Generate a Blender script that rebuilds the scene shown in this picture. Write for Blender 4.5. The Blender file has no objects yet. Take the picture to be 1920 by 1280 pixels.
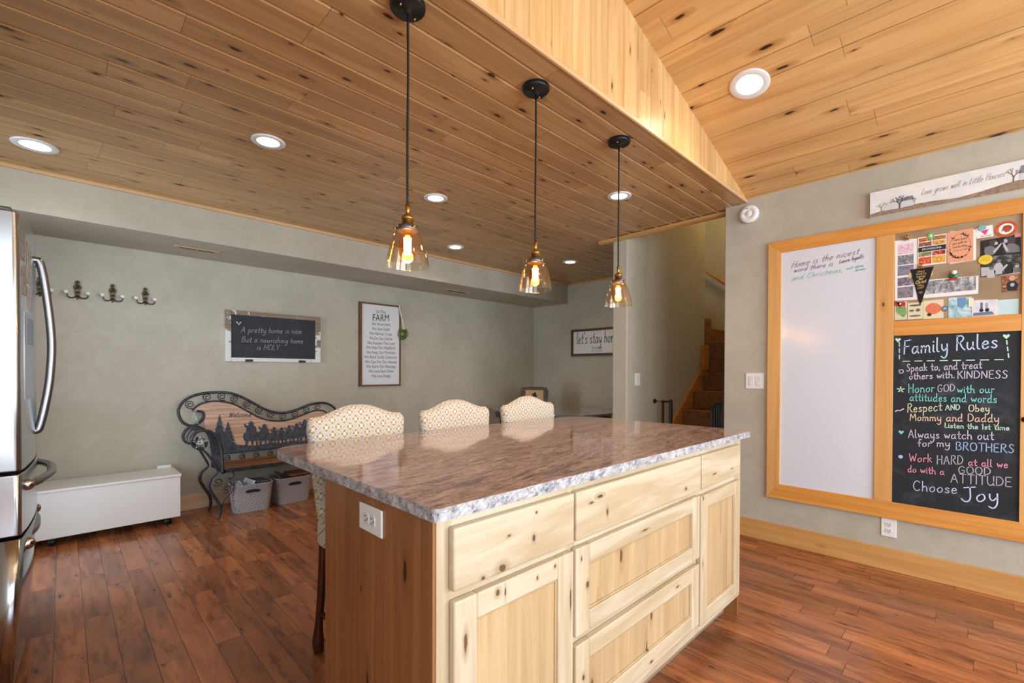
import bpy, bmesh, math, random
from mathutils import Vector, Matrix
random.seed(7)
sc = bpy.context.scene
col = sc.collection
PI = math.pi

# ------------------------------------------------------------------ camera
cam_d = bpy.data.cameras.new('camera')
cam = bpy.data.objects.new('camera', cam_d); col.objects.link(cam)
cam_d.sensor_width = 36.0
cam_d.lens = 859.96 / 1920 * 36.0
cam_d.shift_y = (705.4 - 640) / 1920
cam_d.clip_start = 0.02
yaw, pitch, roll = 0.774764621, -0.00964910483, 0.00316573
fwd = Vector((math.sin(yaw)*math.cos(pitch), math.cos(yaw)*math.cos(pitch), math.sin(pitch)))
rgt = Vector((math.cos(yaw), -math.sin(yaw), 0)); upv = rgt.cross(fwd)
r2 = rgt*math.cos(roll) + upv*math.sin(roll); u2 = -rgt*math.sin(roll) + upv*math.cos(roll)
mw = Matrix.Identity(4)
for i in range(3):
    mw[i][0] = r2[i]; mw[i][1] = u2[i]; mw[i][2] = -fwd[i]
mw[2][3] = 1.21
cam.matrix_world = mw
sc.camera = cam

# ------------------------------------------------------------------ world, exposure, daylight
sc.view_settings.view_transform = 'Standard'
sc.view_settings.look = 'None'
sc.view_settings.gamma = 1.0
sc.view_settings.use_curve_mapping = False
sc.view_settings.exposure = 0.0
w = bpy.data.worlds.new('sky'); sc.world = w; w.use_nodes = True
bg = w.node_tree.nodes['Background']
bg.inputs[0].default_value = (0.72, 0.86, 1.0, 1); bg.inputs[1].default_value = 1.0

def area(name, loc, rot, sx, sy, power, color, spread=PI):
    d = bpy.data.lights.new(name, 'AREA'); d.shape = 'RECTANGLE'; d.size = sx; d.size_y = sy
    d.energy = power; d.color = color; d.spread = spread
    o = bpy.data.objects.new(name, d); col.objects.link(o); o.location = loc; o.rotation_euler = rot
    return o
# daylight through the two windows of the wall behind the camera (facing +Y) and an unseen window opening at the left
area('daylight', (0.35, -2.72, 1.45), (PI/2, 0, 0), 1.9, 1.9, 106, (0.78, 0.89, 1.0))
area('daylight', (2.55, -2.72, 1.45), (PI/2, 0, 0), 1.7, 1.9, 106, (0.78, 0.89, 1.0))
area('daylight', (-0.93, -1.1, 1.35), (0, -PI/2, 0), 1.7, 1.9, 22, (0.78, 0.89, 1.0))
# added daylight from the left beyond the refrigerator; the wall there is solid
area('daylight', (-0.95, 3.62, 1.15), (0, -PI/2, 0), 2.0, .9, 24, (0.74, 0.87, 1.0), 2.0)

# ------------------------------------------------------------------ helpers: objects
def link(name, me, mat=None, parent=None):
    o = bpy.data.objects.new(name, me); col.objects.link(o)
    if mat is not None:
        for m in (mat if isinstance(mat, (list, tuple)) else [mat]): me.materials.append(m)
    if parent is not None: o.parent = parent
    return o

def tag(o, label=None, cat=None, group=None, kind=None):
    if label: o['label'] = label
    if cat: o['category'] = cat
    if group: o['group'] = group
    if kind: o['kind'] = kind
    return o

def thing(name, label, cat, loc=(0, 0, 0), rz=0, group=None):
    o = bpy.data.objects.new(name, None); col.objects.link(o)
    o.location = loc; o.rotation_euler = (0, 0, rz); o.empty_display_size = .1
    return tag(o, label, cat, group)

def dup(root, loc, rz=None, label=None):
    r = root.copy(); col.objects.link(r); r.location = loc
    if rz is not None: r.rotation_euler = (0, 0, rz)
    if label: r['label'] = label
    for ch in list(root.children):
        c = ch.copy(); col.objects.link(c); c.parent = r
        for g in list(ch.children):
            d = g.copy(); col.objects.link(d); d.parent = c
    return r

def catmull(pts, n=8, closed=False):
    P = [Vector(p) for p in pts]; out = []
    m = len(P)
    if m < 3: return P
    rng = range(m if closed else m - 1)
    for i in rng:
        if closed: a, b, c, d = P[(i-1) % m], P[i], P[(i+1) % m], P[(i+2) % m]
        else:
            b, c = P[i], P[i+1]
            a = P[i-1] if i > 0 else b*2 - c
            d = P[i+2] if i + 2 < m else c*2 - b
        for k in range(n):
            t = k / n
            out.append(0.5*((2*b) + (c-a)*t + (2*a - 5*b + 4*c - d)*t*t + (3*b - a - 3*c + d)*t*t*t))
    if not closed: out.append(P[-1])
    return out

class MB:
    """collects shapes into one mesh; o = origin subtracted from every vertex"""
    def __init__(s, o=(0, 0, 0)):
        s.bm = bmesh.new(); s.o = Vector(o); s.mi = 0
    def _v(s, p): return s.bm.verts.new(Vector(p) - s.o)
    def _f(s, vs, smooth=False):
        try: f = s.bm.faces.new(vs)
        except ValueError: return None
        f.material_index = s.mi; f.smooth = smooth
        return f
    def box(s, x0, x1, y0, y1, z0, z1, bev=0, seg=2):
        v = [s._v((x, y, z)) for z in (z0, z1) for y in (y0, y1) for x in (x0, x1)]
        fs = [s._f([v[i] for i in q]) for q in ((0,2,3,1),(4,5,7,6),(0,1,5,4),(2,6,7,3),(0,4,6,2),(1,3,7,5))]
        if bev > 0:
            es = set(e for f in fs for e in f.edges)
            r = bmesh.ops.bevel(s.bm, geom=list(es), offset=bev, segments=seg, affect='EDGES', profile=.6, clamp_overlap=True)
            for f in r['faces']: f.material_index = s.mi; f.smooth = True
        return s
    def prism(s, outline, d, bev=0, seg=2, bev_cap_only=False):
        """outline: list of 3D points (planar); d: extrusion vector"""
        d = Vector(d); P = [Vector(p) for p in outline]
        nrm = Vector((0, 0, 0))
        for i in range(len(P)): nrm += P[i].cross(P[(i+1) % len(P)])
        if nrm.dot(d) > 0: P.reverse()
        a = [s._v(p) for p in P]; b = [s._v(p + d) for p in P]; n = len(P)
        fs = [s._f(a), s._f(list(reversed(b)))]
        cap = set(e for f in fs for e in f.edges)
        for i in range(n):
            f = s._f([a[(i+1) % n], a[i], b[i], b[(i+1) % n]]); fs.append(f)
        if bev > 0:
            es = list(cap) if bev_cap_only else list(set(e for f in fs for e in f.edges))
            r = bmesh.ops.bevel(s.bm, geom=es, offset=bev, segments=seg, affect='EDGES', profile=.6, clamp_overlap=True)
            for f in r['faces']: f.material_index = s.mi; f.smooth = True
        return s
    def tube(s, pts, r, seg=8, closed=False, smooth=True, flat=1.0, ref=None):
        P = [Vector(p) for p in pts]; n = len(P)
        R = r if isinstance(r, (list, tuple)) else [r]*n
        rings = []; prev = None
        for i, p in enumerate(P):
            if closed: t = (P[(i+1) % n] - P[i-1])
            else: t = P[min(i+1, n-1)] - P[max(i-1, 0)]
            if t.length < 1e-9: t = Vector((0, 0, 1))
            t.normalize()
            if prev is None:
                a = Vector(ref) if ref else (Vector((0, 0, 1)) if abs(t.z) < .9 else Vector((1, 0, 0)))
            else: a = prev
            a = a - t*a.dot(t)
            if a.length < 1e-6: a = t.orthogonal()
            a.normalize(); b = t.cross(a); prev = a
            rings.append([s._v(p + a*math.cos(k*2*PI/seg)*R[i]*flat + b*math.sin(k*2*PI/seg)*R[i]) for k in range(seg)])
        for i in range(n if closed else n-1):
            A, B = rings[i], rings[(i+1) % n]
            for k in range(seg): s._f([A[k], A[(k+1) % seg], B[(k+1) % seg], B[k]], smooth)
        if not closed:
            s._f(list(reversed(rings[0]))); s._f(rings[-1])
        return s
    def lathe(s, prof, c, seg=32, axis='z', smooth=True, cap=True):
        """prof: (radius, height) pairs"""
        c = Vector(c); rings = []
        def pt(r, h, k):
            a = 2*PI*k/seg; x, y = r*math.cos(a), r*math.sin(a)
            if axis == 'z': return c + Vector((x, y, h))
            if axis == 'x': return c + Vector((h, x, y))
            return c + Vector((x, h, y))
        for r, h in prof:
            rings.append([s._v(pt(r, h, 0))] if r < 1e-6 else [s._v(pt(r, h, k)) for k in range(seg)])
        for A, B in zip(rings, rings[1:]):
            for k in range(seg):
                k2 = (k+1) % seg
                if len(A) == 1 and len(B) == 1: continue
                if len(A) == 1: s._f([A[0], B[k2], B[k]], smooth)
                elif len(B) == 1: s._f([A[k], A[k2], B[0]], smooth)
                else: s._f([A[k], A[k2], B[k2], B[k]], smooth)
        if cap:
            if len(rings[0]) > 1: s._f(list(reversed(rings[0])))
            if len(rings[-1]) > 1: s._f(rings[-1])
        return s
    def grid(s, fn, nu, nv, smooth=True, closed_u=False):
        V = [[s._v(fn(i/(nu if closed_u else nu-1), j/(nv-1))) for j in range(nv)] for i in range(nu)]
        for i in range(nu if closed_u else nu-1):
            for j in range(nv-1):
                s._f([V[i][j], V[(i+1) % nu][j], V[(i+1) % nu][j+1], V[i][j+1]], smooth)
        return s
    def ribbon(s, pts, wd, nrm, lift=0.0):
        """flat stroke of width wd lying in the plane with normal nrm"""
        N = Vector(nrm).normalized(); P = [Vector(p) + N*lift for p in pts]; n = len(P); L = []
        for i in range(n):
            t = P[min(i+1, n-1)] - P[max(i-1, 0)]
            if t.length < 1e-9: t = Vector((0, 0, 1))
            t.normalize(); b = N.cross(t)*wd*.5
            if i == 0: q = P[i] - t*wd*.4
            elif i == n-1: q = P[i] + t*wd*.4
            else: q = P[i]
            L.append((s._v(q - b), s._v(q + b)))
        for (a, b), (c, d) in zip(L, L[1:]): s._f([a, c, d, b])
        return s
    def build(s, name, mat, parent=None, fix=True):
        if fix: bmesh.ops.recalc_face_normals(s.bm, faces=s.bm.faces)
        me = bpy.data.meshes.new(name); s.bm.to_mesh(me); s.bm.free()
        return link(name, me, mat, parent)

def part(name, mat, parent, *a, o=(0, 0, 0), bev=0, seg=2):
    return MB(o).box(*a, bev=bev, seg=seg).build(name, mat, parent)
def struct(o): o['kind'] = 'structure'; return o

# ------------------------------------------------------------------ helpers: materials
def srgb(r, g, b):
    f = lambda c: (c/255/12.92) if c/255 <= .04045 else ((c/255 + .055)/1.055)**2.4
    return (f(r), f(g), f(b), 1)

class E:
    """node expression"""
    def __init__(s, nt, k): s.nt = nt; s.k = k
    def _m(s, op, b=None, c=None):
        n = s.nt.nodes.new('ShaderNodeMath'); n.operation = op
        for i, x in enumerate((s, b, c)):
            if x is None: continue
            if isinstance(x, E): s.nt.links.new(x.k, n.inputs[i])
            else: n.inputs[i].default_value = x
        return E(s.nt, n.outputs[0])
    def __add__(s, b): return s._m('ADD', b)
    def __sub__(s, b): return s._m('SUBTRACT', b)
    def __mul__(s, b): return s._m('MULTIPLY', b)
    def __truediv__(s, b): return s._m('DIVIDE', b)
    def floor(s): return s._m('FLOOR')
    def fract(s): return s._m('FRACT')
    def abs(s): return s._m('ABSOLUTE')
    def max(s, b): return s._m('MAXIMUM', b)
    def min(s, b): return s._m('MINIMUM', b)
    def lt(s, b): return s._m('LESS_THAN', b)
    def gt(s, b): return s._m('GREATER_THAN', b)
    def pow(s, b): return s._m('POWER', b)
    def inv(s): return s._m('MULTIPLY_ADD', -1.0, 1.0)
    def sm(s, a, b):
        n = s.nt.nodes.new('ShaderNodeMapRange'); n.interpolation_type = 'SMOOTHSTEP'
        s.nt.links.new(s.k, n.inputs[0])
        for i, x in ((1, a), (2, b)):
            if isinstance(x, E): s.nt.links.new(x.k, n.inputs[i])
            else: n.inputs[i].default_value = x
        return E(s.nt, n.outputs[0])

class M:
    def __init__(s, name):
        s.m = bpy.data.materials.new(name); s.m.use_nodes = True; s.nt = s.m.node_tree
        s.b = s.nt.nodes['Principled BSDF']; s.out = s.nt.nodes['Material Output']
    def node(s, t): return s.nt.nodes.new(t)
    def val(s, x):
        n = s.node('ShaderNodeValue'); n.outputs[0].default_value = x; return E(s.nt, n.outputs[0])
    def coords(s, mode):
        if mode == 'pos': k = s.node('ShaderNodeNewGeometry').outputs['Position']
        else: k = s.node('ShaderNodeTexCoord').outputs['Object']
        n = s.node('ShaderNodeSeparateXYZ'); s.nt.links.new(k, n.inputs[0])
        return [E(s.nt, n.outputs[i]) for i in range(3)]
    def rnd(s): return E(s.nt, s.node('ShaderNodeObjectInfo').outputs['Random'])
    def vec(s, *c):
        n = s.node('ShaderNodeCombineXYZ')
        for i, x in enumerate(c):
            if isinstance(x, E): s.nt.links.new(x.k, n.inputs[i])
            else: n.inputs[i].default_value = x
        return n.outputs[0]
    def noise(s, v, scale=1, detail=4, rough=.55, dist=0, color=False):
        n = s.node('ShaderNodeTexNoise'); s.nt.links.new(v, n.inputs['Vector'])
        n.inputs['Scale'].default_value = scale; n.inputs['Detail'].default_value = detail
        n.inputs['Roughness'].default_value = rough; n.inputs['Distortion'].default_value = dist
        return E(s.nt, n.outputs[1 if color else 0])
    def white(s, v):
        n = s.node('ShaderNodeTexWhiteNoise'); n.noise_dimensions = '3D'; s.nt.links.new(v, n.inputs[0])
        return E(s.nt, n.outputs[0])
    def voro(s, v, scale=1, dims='3D', feature='F1', rnd=1):
        n = s.node('ShaderNodeTexVoronoi'); n.voronoi_dimensions = dims; n.feature = feature
        s.nt.links.new(v, n.inputs['Vector']); n.inputs['Scale'].default_value = scale; n.inputs['Randomness'].default_value = rnd
        sp = s.node('ShaderNodeSeparateColor'); s.nt.links.new(n.outputs['Color'], sp.inputs[0])
        return E(s.nt, n.outputs['Distance']), E(s.nt, sp.outputs[0]), E(s.nt, sp.outputs[1])
    def mix(s, f, a, b, mode='MIX'):
        n = s.node('ShaderNodeMix'); n.data_type = 'RGBA'; n.blend_type = mode
        for i, x in ((0, f), (6, a), (7, b)):
            if isinstance(x, E): s.nt.links.new(x.k, n.inputs[i])
            elif hasattr(x, 'links'): s.nt.links.new(x, n.inputs[i])
            else: n.inputs[i].default_value = x
        return n.outputs[2]
    def scale(s, c, f):
        n = s.node('ShaderNodeMix'); n.data_type = 'RGBA'; n.blend_type = 'MULTIPLY'; n.inputs[0].default_value = 1
        s.nt.links.new(c, n.inputs[6]); s.nt.links.new(s.vec(f, f, f), n.inputs[7])
        return n.outputs[2]
    def ramp(s, f, stops, const=False):
        n = s.node('ShaderNodeValToRGB'); s.nt.links.new(f.k, n.inputs[0])
        if const: n.color_ramp.interpolation = 'CONSTANT'
        el = n.color_ramp.elements
        while len(el) < len(stops): el.new(.5)
        for e, (p, c) in zip(el, stops): e.position = p; e.color = c
        return n.outputs[0]
    def base(s, c):
        if hasattr(c, 'links'): s.nt.links.new(c, s.b.inputs['Base Color'])
        else: s.b.inputs['Base Color'].default_value = c
        return s
    def bump(s, h, strength=.3, dist=.002):
        n = s.node('ShaderNodeBump'); s.nt.links.new(h.k, n.inputs['Height'])
        n.inputs['Strength'].default_value = strength; n.inputs['Distance'].default_value = dist
        s.nt.links.new(n.outputs[0], s.b.inputs['Normal']); return s
    def p(s, rough=.5, metal=0, spec=.5, coat=0, coat_rough=.05):
        s.b.inputs['Roughness'].default_value = rough; s.b.inputs['Metallic'].default_value = metal
        s.b.inputs['Specular IOR Level'].default_value = spec
        s.b.inputs['Coat Weight'].default_value = coat; s.b.inputs['Coat Roughness'].default_value = coat_rough
        return s

def plain(name, c, rough=.5, metal=0, spec=.5, coat=0):
    return M(name).base(c).p(rough, metal, spec, coat).m

def noisy(name, c1, c2, scale, rough=.6, bump=0, bdist=.002, mode='obj', detail=4, metal=0):
    m = M(name); x, y, z = m.coords(mode)
    n = m.noise(m.vec(x, y, z), scale, detail)
    m.base(m.mix(n.sm(.3, .7), c1, c2)).p(rough, metal)
    if bump: m.bump(n, bump, bdist)
    return m.m

def emit(name, c, strength):
    m = M(name); m.base((0, 0, 0, 1)); m.b.inputs['Emission Color'].default_value = c
    m.b.inputs['Emission Strength'].default_value = strength; return m.m

def wood(name, dark, light, u='x', v='y', plank=None, var=.25, knots=(3, 7, .55, .10), knotcol=None,
         rough=.4, mode='obj', gs=(1.3, 20), seam=0, seamcol=None, coat=0, bump=.15, fine=.25, blotch=0, blotchcol=None, spec=.5, hue=None, hk=.45, spots=()):
    """planked or plain wood: grain along axis u, boards side by side along axis v"""
    m = M(name); c = dict(zip('xyz', m.coords(mode)))
    third = [k for k in 'xyz' if k not in (u, v)][0]
    U, V, W = c[u], c[v], c[third]
    if plank:
        pw, v0, L = plank
        idx = ((V - v0)/pw).floor()
        r1 = m.white(m.vec(idx, 3.1, 0.7))
        UU = U + r1*7.0
        seg = (UU/L).floor()
        r = m.white(m.vec(idx, seg, 1.9)); rb = m.white(m.vec(seg, idx, 5.3))
    else:
        r = m.rnd(); rb = (r*7.31).fract(); UU = U
    kx, ky, thr, kr = knots
    d, ca, cb = m.voro(m.vec(U*kx + r*9.0, V*ky + r*5.0, W*ky*.5), 1, '2D' if plank else '3D')
    act = ca.gt(thr)
    s = cb*kr + kr*.35
    wob = m.noise(m.vec(U*kx*9.0, V*ky*9.0, W*ky*9.0), 1, 2)
    dd = d + (wob - .5)*kr*1.2
    k = act*dd.sm(s*.5, s).inv()
    halo = act*d.sm(s*.8, s*3.0).inv()
    gv = m.vec(U*gs[0] + r*17.0 + halo*.35, V*gs[1] + rb*31.0 + halo*.9, W*gs[1] + r*3.0)
    g = m.noise(gv, 1, 5, .6, .7).sm(.3, .72)
    f = m.noise(m.vec(U*7.0 + r*3.0, V*210.0, W*210.0), 1, 2)
    col_ = m.mix((g*(1-fine) + f*fine).min(1.0), dark, light)
    if hue is not None: col_ = m.mix(rb*hue[1], col_, hue[0])
    col_ = m.scale(col_, r*var + (1 - var*.5))
    kc = knotcol or (dark[0]*.12, dark[1]*.09, dark[2]*.07, 1)
    hc = (dark[0]*.62, dark[1]*.5, dark[2]*.4, 1)
    col_ = m.mix(halo*hk, col_, hc); col_ = m.mix(k, col_, kc)
    if spots:
        wb_ = (m.noise(m.vec(c['x']*60.0, c['y']*60.0, c['z']*60.0), 1, 3) - .5)*1.1
        for u0, v0_, ru, rv in spots:
            q = (((U - u0)/ru).pow(2.0) + ((V - v0_)/rv).pow(2.0)).pow(.5) + wb_
            col_ = m.mix(q.sm(.9, 2.3).inv()*.45, col_, hc); col_ = m.mix(q.sm(.62, .95).inv()*.9, col_, kc)
    if blotch:
        bl = m.noise(m.vec(U*6.0 + r*7.0, V*24.0 + rb*9.0, 0.0), 1, 3, .65).sm(.50, .64)
        big = m.noise(m.vec(U*1.5 + rb*7.0, V*4.0, 3.0), 1, 2).sm(.40, .56)
        col_ = m.mix(bl*big*blotch, col_, blotchcol or kc)
    hgt = g*.4 + f*.2
    if seam and plank:
        dv = ((V - v0)/pw).fract(); dv = dv.min(dv.inv())*pw
        du = (UU/L).fract(); du = du.min(du.inv())*L
        sl = dv.sm(seam*.4, seam).inv() if seam > 0 else m.val(0.0)
        se = du.sm(abs(seam)*.4, abs(seam)*.9).inv()
        sm_ = sl.max(se)
        col_ = m.mix(sm_*.85, col_, seamcol or kc)
        hgt = hgt + sm_*-1.5
    m.base(col_).p(rough, 0, spec, coat)
    if bump: m.bump(hgt, bump, .003)
    return m.m

# ------------------------------------------------------------------ materials
CD, CL = srgb(168, 127, 82), srgb(208, 169, 116)
KD = srgb(58, 34, 18)
ceil_wood = wood('pine_ceiling_boards', CD, CL, 'x', 'y', (.13, 1.321, 1.15), .22, (3.2, 9.0, .30, .075), KD, .30, 'pos', (.8, 15), -.0018, srgb(124, 84, 46), hk=.5)
vault_wood = wood('pine_vault_boards', srgb(200, 146, 86), srgb(230, 186, 122), 'y', 'x', (.13, 2.493, 2.4), .18, (2.4, 9.0, .45, .085), KD, .38, 'pos', (.8, 13), -.0018, srgb(140, 90, 44), hk=.5)
gable_wood = wood('pine_gable_boards', srgb(196, 148, 92), srgb(228, 190, 132), 'z', 'x', (.132, 1.287, 3.0), .16, (2.6, 9.0, .55, .06), srgb(96, 58, 26), .35, 'pos', (1.0, 18), hk=.4)
floor_wood = wood('hand_scraped_floor', srgb(110, 63, 39), srgb(186, 118, 74), 'y', 'x', (.103, -.035, .62), .50, (3.0, 11.0, .72, .07), srgb(58, 30, 18), .24, 'pos', (2.0, 16), .0016, srgb(52, 27, 16), 0, .35, .2, .5, srgb(66, 36, 24), .5, (srgb(186, 116, 70), .4), hk=.3)
OX = 1.49
SPH = [(.766 - OX, .730, .017, .013), (.704 - OX, .725, .007, .006), (.879 - OX, .775, .006, .010), (.789 - OX, .804, .007, .004), (.889 - OX, .841, .005, .004), (.752 - OX, .674, .008, .010), (.777 - OX, .669, .003, .014), (.894 - OX, .666, .004, .006), (.966 - OX, .676, .005, .006), (1.217 - OX, .773, .006, .014), (1.133 - OX, .818, .010, .004), (1.765 - OX, .749, .010, .006), (2.046 - OX, .765, .020, .004), (2.25 - OX, .76, .016, .003), (1.45 - OX, .660, .022, .004), (1.30 - OX, .250, .012, .006), (1.50 - OX, .175, .012, .005), (1.70 - OX, .380, .014, .004)]
SPV = [(.590, .652 - OX, .026, .006), (.561, 1.034 - OX, .045, .004), (.576, 1.116 - OX, .013, .008), (.663, 1.085 - OX, .008, .004), (.306, 1.097 - OX, .012, .007), (.68, 1.93 - OX, .010, .006), (.40, 1.93 - OX, .02, .004), (.36, .655 - OX, .012, .007)]
isl_light = wood('knotty_alder_light', srgb(184, 160, 122), srgb(222, 207, 180), 'x', 'z', None, .08, (3.0, 8.0, .86, .05), srgb(92, 64, 42), .32, 'obj', (1.6, 13), hk=.3, spots=SPH)
isl_light_v = wood('knotty_alder_light_upright', srgb(186, 162, 124), srgb(222, 207, 180), 'z', 'x', None, .08, (3.0, 9.0, .93, .08), srgb(92, 64, 42), .32, 'obj', (1.3, 18), hk=.3, spots=SPV)
isl_panel = wood('knotty_alder_panel', srgb(180, 148, 106), srgb(206, 178, 136), 'z', 'x', (.092, 0, 2), .16, (2.4, 8.0, .66, .07), srgb(112, 78, 48), .32, 'obj', (1.2, 20), hk=.3)
isl_end = wood('alder_end_boards', srgb(132, 84, 48), srgb(168, 114, 70), 'z', 'y', (.118, 0, 3), .20, (2.4, 9.0, .55, .07), srgb(70, 38, 20), .34, 'obj', (.8, 16), hk=.35)
trim_wood = wood('pine_trim', srgb(192, 138, 76), srgb(216, 168, 104), 'y', 'z', None, .08, (3.2, 9.0, .60, .055), srgb(82, 46, 20), .36, 'obj', (.8, 18), hk=.35)
trim_wood_z = wood('pine_trim_upright', srgb(208, 152, 88), srgb(230, 180, 114), 'z', 'y', None, .08, (3.2, 9.0, .60, .055), srgb(82, 46, 20), .36, 'obj', (.8, 18), hk=.35)
trim_wood_x = wood('pine_trim_long', srgb(200, 158, 110), srgb(226, 188, 140), 'x', 'z', None, .08, (3.2, 9.0, .66, .05), srgb(96, 60, 30), .36, 'obj', (.8, 18), hk=.35)
stair_wood = wood('stair_pine', srgb(178, 114, 52), srgb(212, 150, 78), 'x', 'z', None, .08, (2.2, 9.0, .62, .06), srgb(76, 38, 14), .36, 'obj', (1.0, 18), hk=.35)
dark_leg = wood('dark_cherry_wood', srgb(58, 28, 14), srgb(98, 50, 26), 'z', 'x', None, .1, (1, 1, 2, .1), None, .25, 'obj', (2, 30))
frame_brown = wood('rustic_brown_frame', srgb(78, 48, 28), srgb(128, 86, 54), 'x', 'z', None, .2, (6, 20, .7, .1), None, .6, 'obj', (3, 40))
bench_wood = wood('bench_panel_boards', srgb(170, 134, 114), srgb(232, 194, 164), 'x', 'z', None, .1, (1, 1, 2, .1), None, .5, 'obj', (2.2, 46), fine=.15)
seat_wood = wood('bench_seat_boards', srgb(120, 76, 44), srgb(172, 120, 78), 'x', 'y', (.09, 0, 3), .25, (3, 8, .8, .1), None, .5, 'obj', (2, 30), seam=.002)

def plaster(name, c1, c2):
    m = M(name); x, y, z = m.coords('pos')
    a = m.noise(m.vec(x, y, z), 1.6, 4, .6); b = m.noise(m.vec(x, y, z), 9, 5, .6, 1.2)
    m.base(m.mix((a*.6 + b*.4).sm(.35, .65), c1, c2)).p(.62, 0, .35)
    return m.bump(b, .25, .004).m
wall_paint = plaster('skim_trowelled_greige_wall', srgb(178, 172, 155), srgb(192, 186, 170))
wall_paint_w = plaster('skim_trowelled_stair_wall', srgb(184, 178, 160), srgb(194, 188, 170))

white_paint = plain('white_painted_metal', srgb(232, 232, 230), .3)
white_plastic = plain('white_plastic', srgb(238, 238, 236), .28)
socket_plastic = plain('socket_plastic', srgb(222, 222, 222), .3)
black_hole = plain('dark_slot', srgb(18, 18, 18), .6)
black_metal = plain('matte_black_metal', srgb(26, 26, 27), .42, .3)
iron = noisy('wrought_iron', srgb(44, 46, 52), srgb(74, 78, 86), 40, .45, .2, .001, metal=.5)
brass = plain('aged_brass', srgb(178, 134, 70), .3, .95)
pewter = plain('grey_pewter_ring', srgb(116, 112, 116), .35, .8)
chrome = plain('chrome', srgb(205, 206, 210), .12, 1)
granite_slots = None

def steel(name, c, ax):
    m = M(name); x, y, z = m.coords('pos')
    k = dict(x=(x*3.0, y*400.0, z*400.0), y=(x*300.0, y*3.0, z*300.0), z=(x*300.0, y*300.0, z*3.0))[ax]
    n = m.noise(m.vec(*k), 1, 3)
    m.base(m.mix(n, c, (c[0]*1.12, c[1]*1.12, c[2]*1.12, 1))).p(.2, 1)
    return m.bump(n, .05, .0005).m
steel_h = steel('brushed_steel', srgb(190, 194, 198), 'y')
steel_v = steel('brushed_steel_handle', srgb(150, 150, 156), 'z'); steel_v.node_tree.nodes['Principled BSDF'].inputs['Roughness'].default_value = .32

def granite(name, edge=False):
    m = M(name); x, y, z = m.coords('obj')
    if not edge:
        a = .16; U = x*math.cos(a) + y*math.sin(a); V = y*math.cos(a) - x*math.sin(a)
        wv = m.noise(m.vec(x, y, z), 3.0, 3)
        s1 = m.noise(m.vec(U*5.0, V*24.0 + wv*3.0, z), 1, 9, .74, 1.2)
        s2 = m.noise(m.vec(U*20.0 + 5.0, V*95.0, z), 1, 6, .75, 1.0)
        sp = m.noise(m.vec(x, y, z), 120, 3, .7)
        c = m.ramp(s1*.50 + s2*.30 + sp*.20, [(.34, srgb(62, 54, 60)), (.43, srgb(120, 100, 102)), (.49, srgb(172, 148, 145)), (.55, srgb(200, 178, 170)), (.66, srgb(222, 210, 206))])
        dk = m.noise(m.vec(U*9.0, V*46.0, 7.0), 1, 8, .75, .6).sm(.56, .68)
        c = m.mix(dk*.9, c, srgb(62, 56, 62))
        rs = m.noise(m.vec(U*5.0 + 9.0, V*28.0, 2.0), 1, 7, .7).sm(.62, .74)
        c = m.mix(rs*.55, c, srgb(158, 92, 64))
        m.base(c).p(.09, 0, .6, .3, .03)
    else:
        a = m.noise(m.vec(x, y, z), 34, 7, .7); b = m.noise(m.vec(x, y, z), 150, 4, .7)
        c = m.ramp(a*.6 + b*.4, [(.34, srgb(62, 60, 66)), (.43, srgb(134, 132, 138)), (.51, srgb(180, 177, 178)), (.64, srgb(214, 212, 212))])
        m.base(c).p(.35, 0, .5); m.bump(a*.7 + b*.3, .5, .004)
    return m.m
granite_top = granite('pink_granite'); granite_edge = granite('chiselled_granite_edge', True)

def fabric(name):
    m = M(name); x, y, z = m.coords('obj')
    s = x/.054; t = z/.066 + y/.10
    p_, q_ = (s + t), (s - t)
    fp = (p_.fract() - .5).abs(); fq = (q_.fract() - .5).abs()
    wv = m.noise(m.vec(x*400.0, y*400.0, z*400.0), 1, 2)
    d = fp.max(fq) + (wv - .5)*.05
    st = ((fp*14.0).floor().max((fq*14.0).floor()))/14.0
    gold = (d.gt(.15))*(d.lt(.32)); line = d.gt(.455)
    dot = fp.min(fq).lt(.06)*d.lt(.26)
    c = m.mix(gold, srgb(222, 219, 212), srgb(184, 156, 104))
    c = m.mix(dot, c, srgb(236, 232, 222)); c = m.mix(line*.6, c, srgb(168, 160, 142))
    m.base(c).p(.85, 0, .2); m.b.inputs['Sheen Weight'].default_value = .3
    return m.bump(wv - gold*.4, .4, .002).m
chair_fabric = fabric('gold_lattice_upholstery')

def carpet():
    m = M('brown_stair_carpet'); x, y, z = m.coords('pos')
    n = m.noise(m.vec(x, y, z), 90, 3); b = m.noise(m.vec(x, y, z), 14, 3)
    m.base(m.mix((n*.6 + b*.4).sm(.3, .7), srgb(112, 78, 52), srgb(168, 126, 90))).p(.95, 0, .1)
    return m.bump(n, 1.0, .01).m
carpet_m = carpet()

def basket_m():
    m = M('woven_grey_plastic'); x, y, z = m.coords('obj')
    r = (z/.011).floor(); u = (x/.026 + y/.026 + r*.5).fract()
    v = (z/.011).fract()
    h = ((u - .5).abs()*2.0).inv().sm(0.0, .6)*((v - .5).abs()*2.0).inv().sm(0.0, .5)
    m.base(m.mix(h, srgb(140, 140, 148), srgb(192, 190, 197))).p(.4); return m.bump(h, .8, .004).m
basket_mat = basket_m()

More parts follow.
